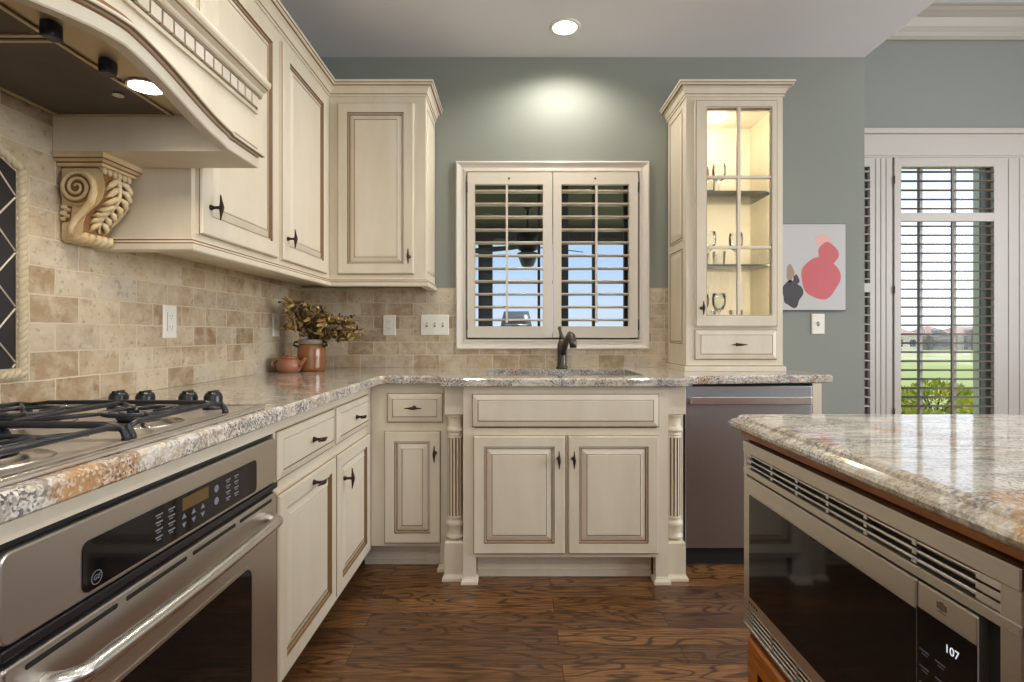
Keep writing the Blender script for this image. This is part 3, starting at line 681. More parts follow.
for gy0, gy1 in ((0.635, 0.918), (0.932, 1.232)):
    m = MB(); zt = CK+0.030; x0, x1 = -1.135, -0.690; cy = (gy0+gy1)/2
    for x in (x0, x1, (x0+x1)/2):
        m.tube([(x, gy0, zt-0.004), (x, gy0+0.03, zt+0.002), (x, cy, zt+0.003), (x, gy1-0.03, zt+0.002), (x, gy1, zt-0.004)], 0.0052, 8)
    for y in (gy0, gy1):
        m.tube([(x0, y, zt-0.004), (x0+0.04, y, zt+0.001), ((x0+x1)/2, y, zt+0.002), (x1-0.04, y, zt+0.001), (x1, y, zt-0.004)], 0.0052, 8)
        for x in (x0, (x0+x1)/2, x1):
            m.tube([(x, y, zt-0.002), (x+(0.006 if x > x0 else -0.004), y, zt-0.009), (x+(0.010 if x > x0 else -0.006), y, CK+0.0125), (x+(0.010 if x > x0 else -0.006), y, CK+0.0065)], [0.0056, 0.0058, 0.0068, 0.0078], 8)
    for bx in (-1.02, -0.78):
        by = 0.76 if gy0 < 0.8 else 1.09
        m.tube([(bx+0.062*math.cos(2*PI*k/24), by+0.062*math.sin(2*PI*k/24), zt+0.001) for k in range(25)], 0.0045, 6, cap=False)
        for k in range(4):
            a = 2*PI*k/4+PI/4; c_, s_ = math.cos(a), math.sin(a)
            ex = (bx+c_*0.2, by+s_*0.2); s = 1.0
            xa, xb = (x0, (x0+x1)/2) if bx < -0.9 else ((x0+x1)/2, x1)
            for lo, hi, c0, dc in ((xa, xb, bx, c_*0.2), (gy0, gy1, by, s_*0.2)):
                if abs(dc) > 1e-6: s = min(s, ((hi if dc > 0 else lo)-c0)/dc)
            m.tube([(bx+c_*0.024, by+s_*0.024, zt-0.003), (bx+c_*0.05, by+s_*0.05, zt+0.003), (bx+c_*0.2*s, by+s_*0.2*s, zt)], 0.0046, 6)
    build('grate', m, IRON, t)
for kx in (-0.980, -0.914, -0.808, -0.746):
    m = MB(); m.lathe([(0.024,0.0),(0.0245,0.006),(0.020,0.010),(0.021,0.030),(0.018,0.038),(0.012,0.043),(0.004,0.045)], (kx, 1.298, CK+0.0065), 'z', 24)
    m.box(kx-0.0035, kx+0.0035, 1.280, 1.316, CK+0.045, CK+0.052); build('knob', m, BLACK, t, bevel=0.001)

# ------------------------------------------------------------------ wall cabinets
ZU0, ZU1, ZCR = 1.385, 2.330, 2.395                        # carcass bottom, top, crown top
XU, YU = -0.954, 2.700
CROWN = [(0,0),(0.006,0,0),(0.006,0.012,1),(0.009,0.014,0),(0.011,0.022,0),(0.017,0.037,0),(0.028,0.046,1),(0.034,0.048,0),(0.040,0.050,0),(0.041,0.056,1),(0.045,0.058,0),(0.045,0.07,0),(0,0.07,0)]
RAIL = [(0,0.040,0),(0.004,0.040,0),(0.006,0.034,1),(0.006,0.030,0),(0.011,0.024,1),(0.013,0.020,0),(0.013,0.004,0),(0.010,0.0,0),(-0.03,0.0,0),(-0.03,0.040,0)]
P_UP = [(XL+0.012, 1.548), (XU, 1.548), (XU, YU), (-0.460, YU), (-0.460, YB-0.012)]
t = thing('wall_cabinet', 'cream wall cabinet with two tall doors between the range hood and the corner', 'cabinet', (-1.09, 2.12, 1.351))
m = MB(); m.box(XL+0.012, XU, 1.5475, YU-0.001, ZU0, ZU1-0.002); build('body', m, CREAM, t)
F = FL(XU)
pdoor(t, F, 1.566, 2.082, 1.405, 2.290, st=0.058, hp=(1.612, 1.494)); pdoor(t, F, 2.122, 2.622, 1.405, 2.290, st=0.058, hp=(2.158, 1.497))
m = MB(); m.sweep(CROWN, [(XU, 1.548), (XU, YU), (-0.460, YU)], ZCR-0.07, 0, 0, 1); build('crown', m, GLAZED, t)
m = MB(); m.sweep(RAIL, P_UP, 1.351, 0, 0, 2); build('light_rail', m, GLAZED, t)
t = thing('wall_cabinet', 'cream single-door wall cabinet on the back wall left of the window', 'cabinet', (-0.71, 2.86, 1.351))
m = MB(); m.box(XU+0.0005, -0.460, YU, YB-0.012, ZU0, ZU1-0.002); m.box(XL+0.012, XU, YU, YB-0.012, ZU0, ZU1-0.002); build('body', m, CREAM, t)
F = FB(YU); pdoor(t, F, -0.9085, -0.516, 1.412, 2.290, st=0.052, hp=(-0.540, 1.500))
m = MB(); m.panel(lambda u, v, w: (-0.460+w, u, v), YU+0.045, YB-0.05, 1.43, 2.28, [(0,0,0),(0.0,0.002,0),(0.004,0.0005,1),(0.010,0.0005,0),(0.020,0.004,0)]); build('side_panel', m, GLAZED, t)
m = MB(); m.sweep(CROWN, [(XU, 1.548), (XU, YU), (-0.460, YU), (-0.460, YB-0.001)], ZCR-0.07, 0, 1, 3); build('crown', m, GLAZED, t)
m = MB(); m.sweep(RAIL, P_UP, 1.351, 0, 2, 4); build('light_rail', m, GLAZED, t)

# glass-fronted cabinet standing on the counter
GX0, GX1, GY, GB = 0.880, 1.377, 2.700, CT1+0.0005
CAB_IN = paint_mat('cabinet_inside', srgb(236, 226, 200), srgb(230, 218, 190))
t = thing('display_cabinet', 'tall cream glass-door cabinet standing on the counter right of the window', 'cabinet', (1.128, 2.865, GB))
m = MB(); yb = YB-0.012
m.box(GX0, GX0+0.02, GY, yb, GB, ZU1-0.002); m.box(GX1-0.02, GX1, GY, yb, GB, ZU1-0.002); m.box(GX0+0.02, GX1-0.02, GY, yb, 2.285, ZU1-0.002)
m.box(GX0+0.02, GX1-0.02, GY, yb, GB, 1.148)
m.box(GX0+0.02, GX0+0.075, GY, GY+0.02, 1.148, 2.285); m.box(GX1-0.06, GX1-0.02, GY, GY+0.02, 1.148, 2.285); m.box(GX0+0.075, GX1-0.06, GY, GY+0.02, 1.148, 1.175); m.box(GX0+0.075, GX1-0.06, GY, GY+0.02, 2.255, 2.285)
build('body', m, CREAM, t)
m = MB(); m.box(GX0+0.02, GX1-0.02, yb-0.006, yb, 1.148, 2.285); m.box(GX0+0.0205, GX0+0.026, GY+0.02, yb-0.006, 1.148, 2.285); m.box(GX1-0.026, GX1-0.0205, GY+0.02, yb-0.006, 1.148, 2.285); build('lining', m, CAB_IN, t)
F = FB(GY); dz0, dz1, dx0, dx1 = 1.142, 2.303, 0.921, 1.343
gx0, gx1, gz0, gz1 = 0.981, 1.308, 1.205, 2.262
m = MB(); ST = dx0-gx0
o = [(dx0,dz0),(dx1,dz0),(dx1,dz1),(dx0,dz1)]; i_ = [(gx0,gz0),(gx1,gz0),(gx1,gz1),(gx0,gz1)]
m.ringplate(F, o, i_, 0.0005, 0.018)
o2 = [(dx0+.006,dz0+.006),(dx1-.006,dz0+.006),(dx1-.006,dz1-.006),(dx0+.006,dz1-.006)]; i2 = [(gx0-.005,gz0-.005),(gx1+.005,gz0-.005),(gx1+.005,gz1+.005),(gx0-.005,gz1+.005)]
m.ringplate(F, o2, i2, 0.018, 0.021)
i3 = [(gx0-.003,gz0-.003),(gx1+.003,gz0-.003),(gx1+.003,gz1+.003),(gx0-.003,gz1+.003)]
m.ringplate(F, i2, i3, 0.0185, 0.0192, 1)
m.ringplate(F, [(dx0+.003,dz0+.003),(dx1-.003,dz0+.003),(dx1-.003,dz1-.003),(dx0+.003,dz1-.003)], o2, 0.018, 0.0187, 1)
gd = build('door', m, GLAZED, t)
m = MB(); xm = (gx0+gx1)/2
m.fbox(F, xm-0.0095, xm+0.0095, gz0, gz1, 0.004, 0.019)
for z in (1.549, 1.908): m.fbox(F, gx0, gx1, z-0.008, z+0.008, 0.004, 0.0188)
build('muntins', m, CREAM, gd, bevel=0.003)
m = MB(); m.fbox(F, gx0-0.001, gx1+0.001, gz0-0.001, gz1+0.001, 0.0015, 0.0045); build('glass', m, SEEDED, gd)
pull(gd, F, 0.952, 1.238, 0.021, True, 0.070)
m = MB(); m.panel(F, 0.921, 1.343, 0.975, 1.128, drawer_rings()); dw = build('drawer', m, GLAZED, t); pull(dw, F, 1.135, 1.052, 0.02, False)
FS = FI(GX0)
for v0, v1 in ((1.055, 1.555), (1.60, 2.285)):
    m = MB(); m.panel(FS, GY+0.050, YB-0.055, v0, v1, [(0,0,0),(0.0,0.003,0),(0.004,0.0005,1),(0.010,0.0005,0),(0.014,0.003,1),(0.040,0.006,0)]); build('side_panel', m, GLAZED, t)
m = MB(); m.sweep(CROWN, [(GX0, YB-0.001), (GX0, GY), (GX1, GY), (GX1, YB-0.001)], ZCR-0.07); build('crown', m, GLAZED, t)
m = MB(); m.sweep([(0,0),(0.012,0),(0.012,0.022),(0.010,0.026,1),(0.004,0.030),(0.001,0.034),(0,0.034)], [(GX0, YB-0.012), (GX0, GY), (GX1, GY), (GX1, YB-0.012)], GB); build('base_molding', m, GLAZED, t)
SHZ = (1.462, 1.846)
for z in SHZ:
    m = MB(); m.box(GX0+0.027, GX1-0.027, GY+0.04, yb-0.008, z, z+0.008, 0); m.box(GX0+0.027, GX1-0.027, GY+0.039, GY+0.040, z, z+0.008, 1); build('glass_shelf', m, [SHELF_GLASS, SHELF_EDGE], t)
m = MB(); m.lathe([(0.034,0),(0.036,0.004),(0.036,0.012),(0.030,0.012)], (1.10, 2.86, 2.2725), 'z', 24); pk = build('puck_light', m, LAMP_W, t)
for xs_, sg in ((GX0+0.040, 1), (GX1-0.040, -1)):  # unseen glowing strips and lamps added behind the stiles to brighten the shelves
    m = MB(); m.box(xs_-0.006, xs_+0.006, GY+0.0215, GY+0.027, 1.20, 2.24); build('fill_strip', m, LAMP_W, t)
    lamp('fill_strip_lamp', 'AREA', (xs_, GY+0.032, 1.72), 0.75, (1.0, 0.90, 0.72), Vector((0.25*sg, 1, 0)).to_track_quat('-Z', 'Y').to_euler(), shape='RECTANGLE', size=0.012, size_y=1.0)
lamp('cabinet_lamp', 'POINT', (1.10, 2.86, 2.20), 0.9, (1.0, 0.90, 0.74), shadow_soft_size=0.05)
# crystal in the cabinet
def goblet():
    g = thing('wine_glass', 'stemmed clear glass goblet standing inside the glass-door cabinet', 'glass', (0, 0, 0), 'stemmed glasses in the display cabinet')
    m = MB(); m.lathe([(0.002,0.0),(0.032,0.0),(0.033,0.002),(0.010,0.006),(0.005,0.012),(0.0045,0.070),(0.008,0.080)], (0,0,0), 'z', 20); build('stem', m, CRYSTAL, g)
    m = MB(); m.lathe([(0.008,0.080),(0.024,0.094),(0.034,0.118),(0.036,0.145),(0.033,0.178),(0.0315,0.178),(0.034,0.145),(0.032,0.119),(0.022,0.097),(0.004,0.088)], (0,0,0), 'z', 24, cap=False); build('bowl', m, CRYSTAL, g); return g
def tumbler():
    g = thing('crystal_tumbler', 'short cut-crystal tumbler standing inside the glass-door cabinet', 'glass', (0, 0, 0), 'tumblers in the display cabinet')
    m = MB(); fl = lambda r, h, a: r*(1-0.06*abs(math.sin(6*a)))
    m.lathe([(0.026,0.0),(0.030,0.004),(0.035,0.085),(0.033,0.085),(0.028,0.014),(0.004,0.012)], (0,0,0), 'z', 48, sm=False, flute=fl); build('cup', m, CRYSTAL, g); return g
g0 = goblet(); k0 = tumbler(); first = [True, True]
WHERE = {1.1485: 'on the bottom of the glass-door cabinet', SHZ[0]+0.0085: 'on the middle glass shelf of the cabinet', SHZ[1]+0.0085: 'on the upper glass shelf of the cabinet'}
for z, w in WHERE.items():
    for i, (x, y) in enumerate(((0.955, 2.86), (1.035, 2.80), (1.045, 2.93), (1.115, 2.87), (1.19, 2.83))):
        if z > 1.8 and i == 4: continue
        kind = 1 if (i in (1, 4)) != (z > 1.4 and z < 1.6) else 0
        src = (g0, k0)[kind]; grp = ('stemmed glasses ', 'tumblers ')[kind]+w
        lb = ('stemmed clear goblet standing ', 'short cut-crystal tumbler standing ')[kind]+w
        if first[kind]: src.location = (x, y, z); src['label'] = lb; o = src; first[kind] = False
        else: o = dup(src, (x, y, z), lb)
        o['group'] = grp

# ------------------------------------------------------------------ range hood and corbel
XH = -0.764; HY0, HY1, HI0, HI1 = 0.497, 1.545, 0.642, 1.400; HZ, HT, HL = 1.594, 1.765, 1.690
t = thing('range_hood', 'cream mantel range hood with an arched dentil front over the cooktop', 'range hood', (-1.0, 1.021, HZ))
m = MB()
m.box(XL+0.012, XH-0.02, HI1, HY1, HZ, 1.79); m.box(XL+0.012, XH-0.02, HY0, HI0, HZ, 1.79); m.box(XL+0.012, XH-0.02, HI0, HI1, 1.735, 1.79)
m.box(XL+0.012, XU+0.002, HY0, HY1, 1.80, 2.33); build('body', m, CREAM, t)
def arch(y):
    a = abs(y-1.021)/0.362
    return HZ if a >= 1 else HZ+0.004+0.069*(0.62*(1+math.cos(PI*a))/2+0.38*(1-a))
ys = [HY0+(HY1-HY0)*k/72 for k in range(73)]
m = MB()
for w in (XH-0.02, XH): pass
lo = [(y, arch(y)) for y in ys]
a0 = [m.vert((XH-0.02, y, z)) for y, z in lo]; a1 = [m.vert((XH, y, z)) for y, z in lo]
c0 = [m.vert((XH-0.02, y, HT+0.06)) for y, z in lo]; c1 = [m.vert((XH, y, HT+0.06)) for y, z in lo]
m.strip(a0, a1, 0, False); m.strip(a1, c1, 0, False); m.strip(c1, c0, 0, False); m.strip(c0, a0, 0, False)
m.face((a0[0], a1[0], c1[0], c0[0])); m.face((a0[-1], a1[-1], c1[-1], c0[-1])); build('mantel_face', m, CREAM, t)
m = MB(); prof = [(0.0,0.0,0),(0.0,0.004,0),(0.003,0.007,0),(0.027,0.008,0),(0.0275,0.006,0),(0.033,0.006,1),(0.034,0.014,0),(0.0355,0.021,1),(0.0375,0.023,0),(0.042,0.023,0),(0.044,0.008,0),(0.060,0.004,1),(0.061,0.0,1)]
rows = []
for k, (y, z) in enumerate(lo):
    p, q = lo[max(k-1, 0)], lo[min(k+1, len(lo)-1)]; d = Vector((q[0]-p[0], q[1]-p[1])).normalized(); nn = Vector((-d.y, d.x))
    ext = 0.0 if 0 < k < len(lo)-1 else 1.0; sg = -1 if k == 0 else 1
    rows.append([m.vert((XH+0.0003+w, y+nn.x*dd+ext*sg*w*0.6, z+nn.y*dd)) for dd, w, _ in prof])
for A, B in zip(rows, rows[1:]):
    for j in range(1, len(prof)): m.face((A[j-1], A[j], B[j], B[j-1]), prof[j][2])
m.face(rows[0]); m.face(rows[-1]); build('arch_molding', m, GLAZED, t)
m = MB()
DP = [(0,0,0),(0.008,0,0),(0.008,0.008,0),(0.006,0.011,1),(0.006,0.044,0),(0.018,0.044,1),(0.018,0.050,0),(0.022,0.054,0),(0.024,0.060,0),(0.036,0.066,1),(0.038,0.070,0),(0.044,0.075,0),(0.046,0.082,0),(0.046,0.088,0),(0,0.088,0)]
m.sweep(DP, [(XL+0.5, HY0-0.001), (XH+0.0003, HY0-0.001), (XH+0.0003, HY1+0.001), (XL+0.5, HY1+0.001)][1:3], HT-0.012); build('crown', m, GLAZED, t)
m = MB(); n = 27
for k in range(n):
    y = HY0+0.012+k*(HY1-HY0-0.024)/n; m.box(XH+0.0065, XH+0.0150, y+0.003, y+(HY1-HY0-0.024)/n-0.003, HT+0.001, HT+0.030)
build('dentil', m, CREAM, t)
m = MB(); m.box(XH+0.0062, XH+0.0068, HY0+0.005, HY1-0.005, HT+0.001, HT+0.031); build('dentil_ground', m, simple('dark_glaze', srgb(84, 60, 36), 0.5), t)
m = MB(); m.box(XL+0.012, XH-0.022, HI0+0.001, HI1-0.001, HL, HL+0.02); build('liner', m, HOOD_STEEL, t)
def filt():
    mm, nt, p = new_mat('filter_mesh'); q = NT(nt); v = q.coords()
    p.inputs['Metallic'].default_value = 0.6; p.inputs['Roughness'].default_value = 0.5
    q.link(q.mix(q.noise(v, 7, 5), srgb(112, 102, 92), srgb(74, 66, 58)), p.inputs['Base Color'])
    return mm
FILTER = filt()
for y0, y1 in ((HI0+0.008, 1.024), (1.034, HI1-0.006)):
    m = MB(); m.box(XL+0.03, -0.908, y0, y1, HL-0.003, HL-0.0005); fo = build('filter', m, FILTER, t, bevel=0.002)
    m = MB(); U = lambda u, v, w: (u, v, HL-0.0032-w)
    m.ringplate(U, [(XL+0.03,y0),(-0.906,y0),(-0.906,y1),(XL+0.03,y1)], [(XL+0.038,y0+.008),(-0.914,y0+.008),(-0.914,y1-.008),(XL+0.038,y1-.008)], 0, 0.003); build('filter_frame', m, HOOD_STEEL, fo)
m = MB(); m.lathe([(0.012,0),(0.012,0.004),(0.009,0.005),(0.009,0.001)], (-0.96, 1.27, HL-0.008), 'z', 16); build('filter_ring', m, STEEL_B, t)
for y in (0.984, 1.121):
    m = MB(); m.prism(lambda u, v, w: (u, v, HL-0.0005-w), rrect(-0.882, -0.856, y-0.016, y+0.016, 0.008), 0, 0.030, sm=True); build('switch_knob', m, simple('knob_black', srgb(24, 26, 40), 0.3), t, bevel=0.003)
m = MB(); m.lathe([(0.038,0),(0.042,-0.003),(0.039,-0.005),(0.035,-0.004)], (-0.868, 1.235, HL-0.0003), 'z', 28); ll = build('light_ring', m, STEEL_B, t)
m = MB(); m.lathe([(0.001,-0.005),(0.035,-0.005),(0.035,-0.002),(0.001,-0.002)], (-0.868, 1.235, HL-0.0003), 'z', 28); build('light_lens', m, LAMP_W, t)
lamp('hood_lamp', 'SPOT', (-0.868, 1.235, HL-0.012), 9, (1.0, 0.87, 0.68), (0, 0, 0), spot_size=2.4, spot_blend=0.6, shadow_soft_size=0.04)

CORB = paint_mat('corbel_paint', srgb(222, 204, 166), srgb(196, 166, 118))
CG = simple('corbel_glaze', srgb(132, 94, 54), 0.5); CM = [CORB, CG]
t = thing('corbel', 'carved scroll corbel with leaf front on the tile under the range hood', 'corbel', (XL+0.08, 1.475, 1.352)); KX = XL+0.0125; k0y, k1y = 1.418, 1.532
m = MB(); m.sweep([(0,0,0),(0.004,0,0),(0.006,0.006,1),(0.006,0.011,0),(0.014,0.016,1),(0.016,0.020,0),(0.018,0.026,0),(0.018,0.0345,0),(0,0.0345,0)], [(KX, k0y-0.002), (KX+0.118, k0y-0.002), (KX+0.118, k1y+0.002), (KX, k1y+0.002)], HZ-0.035)
m.box(KX, KX+0.118, k0y-0.002, k1y+0.002, HZ-0.035, HZ-0.001); build('cap', m, CM, t)
# side outline (distance from the wall, height) of the scroll
side = [(0.0,0.205),(0.105,0.205),(0.112,0.190),(0.117,0.170),(0.118,0.145),(0.112,0.122),(0.098,0.104),(0.080,0.090),(0.066,0.074),(0.060,0.056),(0.060,0.038),(0.055,0.022),(0.042,0.012),(0.0,0.008)]
Z0 = 1.352
m = MB(); FK = lambda u, v, w: (KX+u, k0y+w, Z0+v); m.prism(FK, [(x*1.0, z) for x, z in side], 0.008, k1y-k0y-0.008); m.m = [1]*len(side)+[0, 0]; build('scroll_body', m, CM, t, bevel=0.002)
for sd in (0, 1):
    yy = k0y+0.008 if sd == 0 else k1y-0.008; sgn = -1 if sd == 0 else 1
    m = MB(); c = (KX+0.050, 0, Z0+0.150)
    m.lathe([(0.049,0.0),(0.049,0.006*sgn),(0.045,0.009*sgn)], (c[0], yy, c[2]), 'y', 36)
    pts = []; rr = []
    for k in range(60):
        a = -0.5+k*0.265; r = 0.046*(1-k/66); pts.append((c[0]+r*math.cos(a), yy+sgn*0.011, c[2]+r*math.sin(a))); rr.append(0.0062*(1-0.5*k/60))
    m.tube(pts, rr, 8)
    m.tube([(KX+0.096, yy+sgn*0.008, Z0+0.142), (KX+0.088, yy+sgn*0.008, Z0+0.112), (KX+0.068, yy+sgn*0.008, Z0+0.088), (KX+0.046, yy+sgn*0.008, Z0+0.066), (KX+0.032, yy+sgn*0.007, Z0+0.042), (KX+0.030, yy+sgn*0.006, Z0+0.024)], [0.010,0.010,0.010,0.009,0.008,0.007], 8)
    build('volute', m, CORB, t)
    m = MB()
    for k, (dx, dz, r) in enumerate(((0.010,0.098,0.010),(0.020,0.090,0.009),(0.008,0.082,0.011),(0.018,0.074,0.008),(0.008,0.066,0.009))): m.ball((KX+dx, yy+sgn*0.003, Z0+dz), r, 0, 10, 6, (1,0.6,0.7))
    build('leaf_tuft', m, CORB, t)
    m = MB(); m.prism(FK, [(0.004,0.106),(0.030,0.100),(0.026,0.060),(0.004,0.056)], 0.0065 if sd == 0 else k1y-k0y-0.0085, 0.0085 if sd == 0 else k1y-k0y-0.0065); build('carved_ground', m, CG, t)
    m = MB(); m.lathe([(0.044,0.0),(0.044,0.001*sgn)], (c[0], yy+sgn*0.0085, c[2]), 'y', 36); build('volute_ground', m, CG, t)
m = MB()                                                    # acanthus on the front
def front(s):                                               # point and normal along the front outline, s in 0..1
    pl = [Vector(p) for p in side[2:12]]; L = [(b_-a_).length for a_, b_ in zip(pl, pl[1:])]; d = s*sum(L)
    for a_, b_, l in zip(pl, pl[1:], L):
        if d <= l or l == L[-1]: q = a_+(b_-a_)*min(d/l, 1); tt = (b_-a_).normalized(); return q, Vector((-tt.y, tt.x)) 
        d -= l
    return pl[-1], Vector((1, 0))
ym = (k0y+k1y)/2
def fp(s, y, h): q, nn = front(s); return (KX+q.x+nn.x*h, y, Z0+q.y+nn.y*h)
m.tube([fp(s/12, ym, 0.004) for s in range(0, 12)], [0.007-0.004*s/12 for s in range(12)], 8)
for k in range(7):
    s = 0.06+k*0.115; L_ = 0.044*(1-0.45*k/7)
    for sg in (-1, 1):
        m.tube([fp(s, ym+sg*0.004, 0.003), fp(s+0.03, ym+sg*L_*0.45, 0.009), fp(s+0.10, ym+sg*L_*0.85, 0.008), fp(s+0.17, ym+sg*L_*1.0, 0.0)], [0.004, 0.0085, 0.0075, 0.002], 8)
build('acanthus_leaf', m, CORB, t)
m = MB()
for k in range(5): y = k0y+0.014+k*(k1y-k0y-0.028)/4; m.tube([(KX+0.008, y, Z0+0.012), (KX+0.050, y, Z0+0.012), (KX+0.060, y, Z0+0.018), (KX+0.064, y, Z0+0.030)], [0.010, 0.011, 0.011, 0.006], 10)
build('base_rolls', m, CORB, t)
m = MB()
for k in range(6): y = k0y+0.012+k*(k1y-k0y-0.024)/5; m.tube([(KX+0.104, y, Z0+0.206), (KX+0.114, y, Z0+0.200), (KX+0.116, y, Z0+0.188)], [0.007, 0.008, 0.004], 8)
build('cap_fluting', m, CORB, t)

# ------------------------------------------------------------------ mosaic panel in the tile behind the cooktop
def arc_outline(hw, z0, zs, rise, n=14):
    o = [(1.02-hw, z0), (1.02+hw, z0), (1.02+hw, zs)]
    for k in range(1, n): a = k/n; y = 1.02+hw*(1-2*a); o.append((y, zs+rise*(1-(2*a-1)**2)))
    return o+[(1.02-hw, zs)]
TX = FL(XL+0.0115)
t = thing('mosaic_panel', 'dark diamond-pattern tile panel framed by rope tile behind the cooktop', 'tile panel', (XL+0.02, 1.02, 0.981))
inn = arc_outline(0.2726, 1.0215, 1.505, 0.085); out = arc_outline(0.3016, 0.992, 1.522, 0.095)
m = MB(); m.prism(TX, inn, 0, 0.004); build('dark_tiles', m, simple('black_slate', srgb(34, 32, 34), 0.35), t)
m = MB(); m.ringplate(TX, out, inn, 0.0, 0.006)
loop = arc_outline(0.287, 1.007, 1.514, 0.090); Lp = []; 
for (u0, v0), (u1, v1) in zip(loop, loop[1:]+loop[:1]):
    d = math.hypot(u1-u0, v1-v0); n = max(1, int(d/0.004)); Lp += [(u0+(u1-u0)*k/n, v0+(v1-v0)*k/n) for k in range(n)]
for ph in range(2):
    m.tube([TX(u+0.0, v, 0.008+0.004*math.sin(PI*ph+k*0.9)) if False else (XL+0.0115+0.006+0.004*math.cos(ph*PI+k*0.75), u+0.006*math.sin(ph*PI+k*0.75)*(1 if abs(u-1.02) > 0.28 else 0), v+0.006*math.sin(ph*PI+k*0.75)*(0 if abs(u-1.02) > 0.28 else 1)) for k, (u, v) in enumerate(Lp)], 0.0085, 7)
build('rope_border', m, simple('rope_tile', srgb(190, 174, 144), 0.55), t)
m = MB()
pz, py = 0.1365, 0.1138
def inside(u, v): return abs(u-1.02) < 0.2726 and 1.0215 < v < 1.505+0.085*(1-((u-1.02)/0.2726)**2)
for sg in (1, -1):
    for k in range(-12, 14):
        seg_ = []
        for j in range(0, 241):
            u = 1.02-0.2726+j*0.5452/240; v = 1.3075+k*pz+sg*(u-1.2926)*pz/py
            if inside(u, v): seg_.append((u, v))
        if len(seg_) > 3: m.tube([TX(*seg_[0], 0.0045), TX(*seg_[-1], 0.0045)], 0.0022, 6)
build('grout_lines', m, simple('grout', srgb(214, 204, 184), 0.6), t)

# ------------------------------------------------------------------ outlets, switches, poster
def plate(F, u, v, w, h, label, kind, slots, name='outlet_plate'):
    c = F(u, v-h/2, 0); t = thing(name, label, kind, c)
    m = MB(); m.panel(F, u-w/2, u+w/2, v-h/2, v+h/2, [(0,0.0003,0),(0,0.004,0),(0.003,0.006,0)]); build('cover', m, PLATE, t)
    for kd, du in slots:
        m = MB()
        if kd == 'toggle':
            m.fbox(F, u+du-0.005, u+du+0.005, v-0.013, v+0.013, 0.006, 0.008); build('switch_slot', m, PLATE_D, t)
            m = MB(); m.tube([F(u+du, v, 0.006), F(u+du, v+0.007, 0.018)], [0.0045, 0.0035], 8); build('toggle', m, PLATE, t)
        elif kd == 'outlet':
            for s in (0.020, -0.020):
                q = MB(); q.prism(F, rrect(u-0.016, u+0.016, v+s-0.014, v+s+0.014, 0.010), 0.006, 0.0075); rc = build('receptacle', q, PLATE, t)
                q = MB(); q.fbox(F, u-0.008, u-0.006, v+s-0.003, v+s+0.006, 0.0076, 0.0079); q.fbox(F, u+0.006, u+0.008, v+s-0.003, v+s+0.006, 0.0076, 0.0079); q.fbox(F, u-0.002, u+0.002, v+s-0.009, v+s-0.005, 0.0076, 0.0079); build('slots', q, PLATE_D, rc)
        else:
            m.panel(F, u-0.017, u+0.017, v-0.034, v+0.034, [(0,0.006,0),(0,0.0075,1),(0.001,0.0085,0)]); build('insert', m, [PLATE, PLATE_D], t)
            for s in (0.019, -0.019):
                q = MB(); q.fbox(F, u-0.008, u-0.006, v+s-0.003, v+s+0.005, 0.0086, 0.0089); q.fbox(F, u+0.006, u+0.008, v+s-0.003, v+s+0.005, 0.0086, 0.0089); q.fbox(F, u-0.002, u+0.002, v+s-0.009, v+s-0.006, 0.0086, 0.0089); build('slots', q, PLATE_D, t)
TLF = FL(XL+0.011); TBF = FB(YB-0.011)
plate(TLF, 1.872, 1.150, 0.072, 0.117, 'white outlet on the tiled left wall nearest the cooktop', 'outlet', [('deco', 0)])
plate(TLF, 2.705, 1.152, 0.072, 0.117, 'white outlet on the left wall tile behind the dried flowers', 'outlet', [('deco', 0)])
plate(TBF, -0.722, 1.157, 0.072, 0.117, 'single white outlet on the back wall tile right of the dried flowers', 'outlet', [('outlet', 0)])
plate(TBF, -0.461, 1.158, 0.162, 0.117, 'wide white three-gang switch plate beside the window', 'switch', [('toggle', -0.046), ('toggle', 0), ('toggle', 0.046)], 'switch_plate')
plate(FB(YB-0.0003), 1.747, 1.164, 0.074, 0.117, 'white light switch plate on the grey wall below the poster', 'switch', [('toggle', 0)], 'switch_plate')
PF = FB(YB-0.0005); t = thing('poster', 'pale poster with a red shape on the grey wall beside the glass-door cabinet', 'poster', (1.715, YB-0.01, 1.240))
m = MB(); m.fbox(PF, 1.530, 1.900, 1.240, 1.739, 0, 0.016); build('backing', m, simple('poster_edge', srgb(70, 72, 74), 0.5), t)
m = MB(); m.fbox(PF, 1.533, 1.897, 1.244, 1.736, 0.0162, 0.0172); build('sheet', m, simple('poster_paper', srgb(190, 188, 186), 0.45), t)
def blob(cx, cy, rx, ry, wob, ph, n=40): return [(cx+rx*math.cos(a)*(1+wob*math.sin(3*a+ph)+wob*0.5*math.sin(5*a+1+ph)), cy+ry*math.sin(a)*(1+wob*math.sin(4*a+ph))) for a in (2*PI*k/n for k in range(n))]
for nm, col, shapes in (('red_shape', srgb(196, 92, 96), [blob(1.752, 1.425, 0.112, 0.118, 0.05, 0.4), blob(1.795, 1.560, 0.058, 0.07, 0.07, 1.0)]), ('pink_shape', srgb(222, 170, 160), [blob(1.766, 1.645, 0.045, 0.032, 0.06, 0.2)]), ('dark_shape', srgb(58, 54, 56), [blob(1.590, 1.335, 0.058, 0.075, 0.12, 0.3), blob(1.612, 1.415, 0.018, 0.03, 0.12, 2.0)]), ('tan_shape', srgb(160, 132, 112), [blob(1.578, 1.455, 0.022, 0.05, 0.1, 1.3)])):
    m = MB()
    for k, s in enumerate(shapes): m.prism(PF, s, 0.0173, 0.0176+0.0001*k)
    build(nm, m, simple(nm, col, 0.5), t)

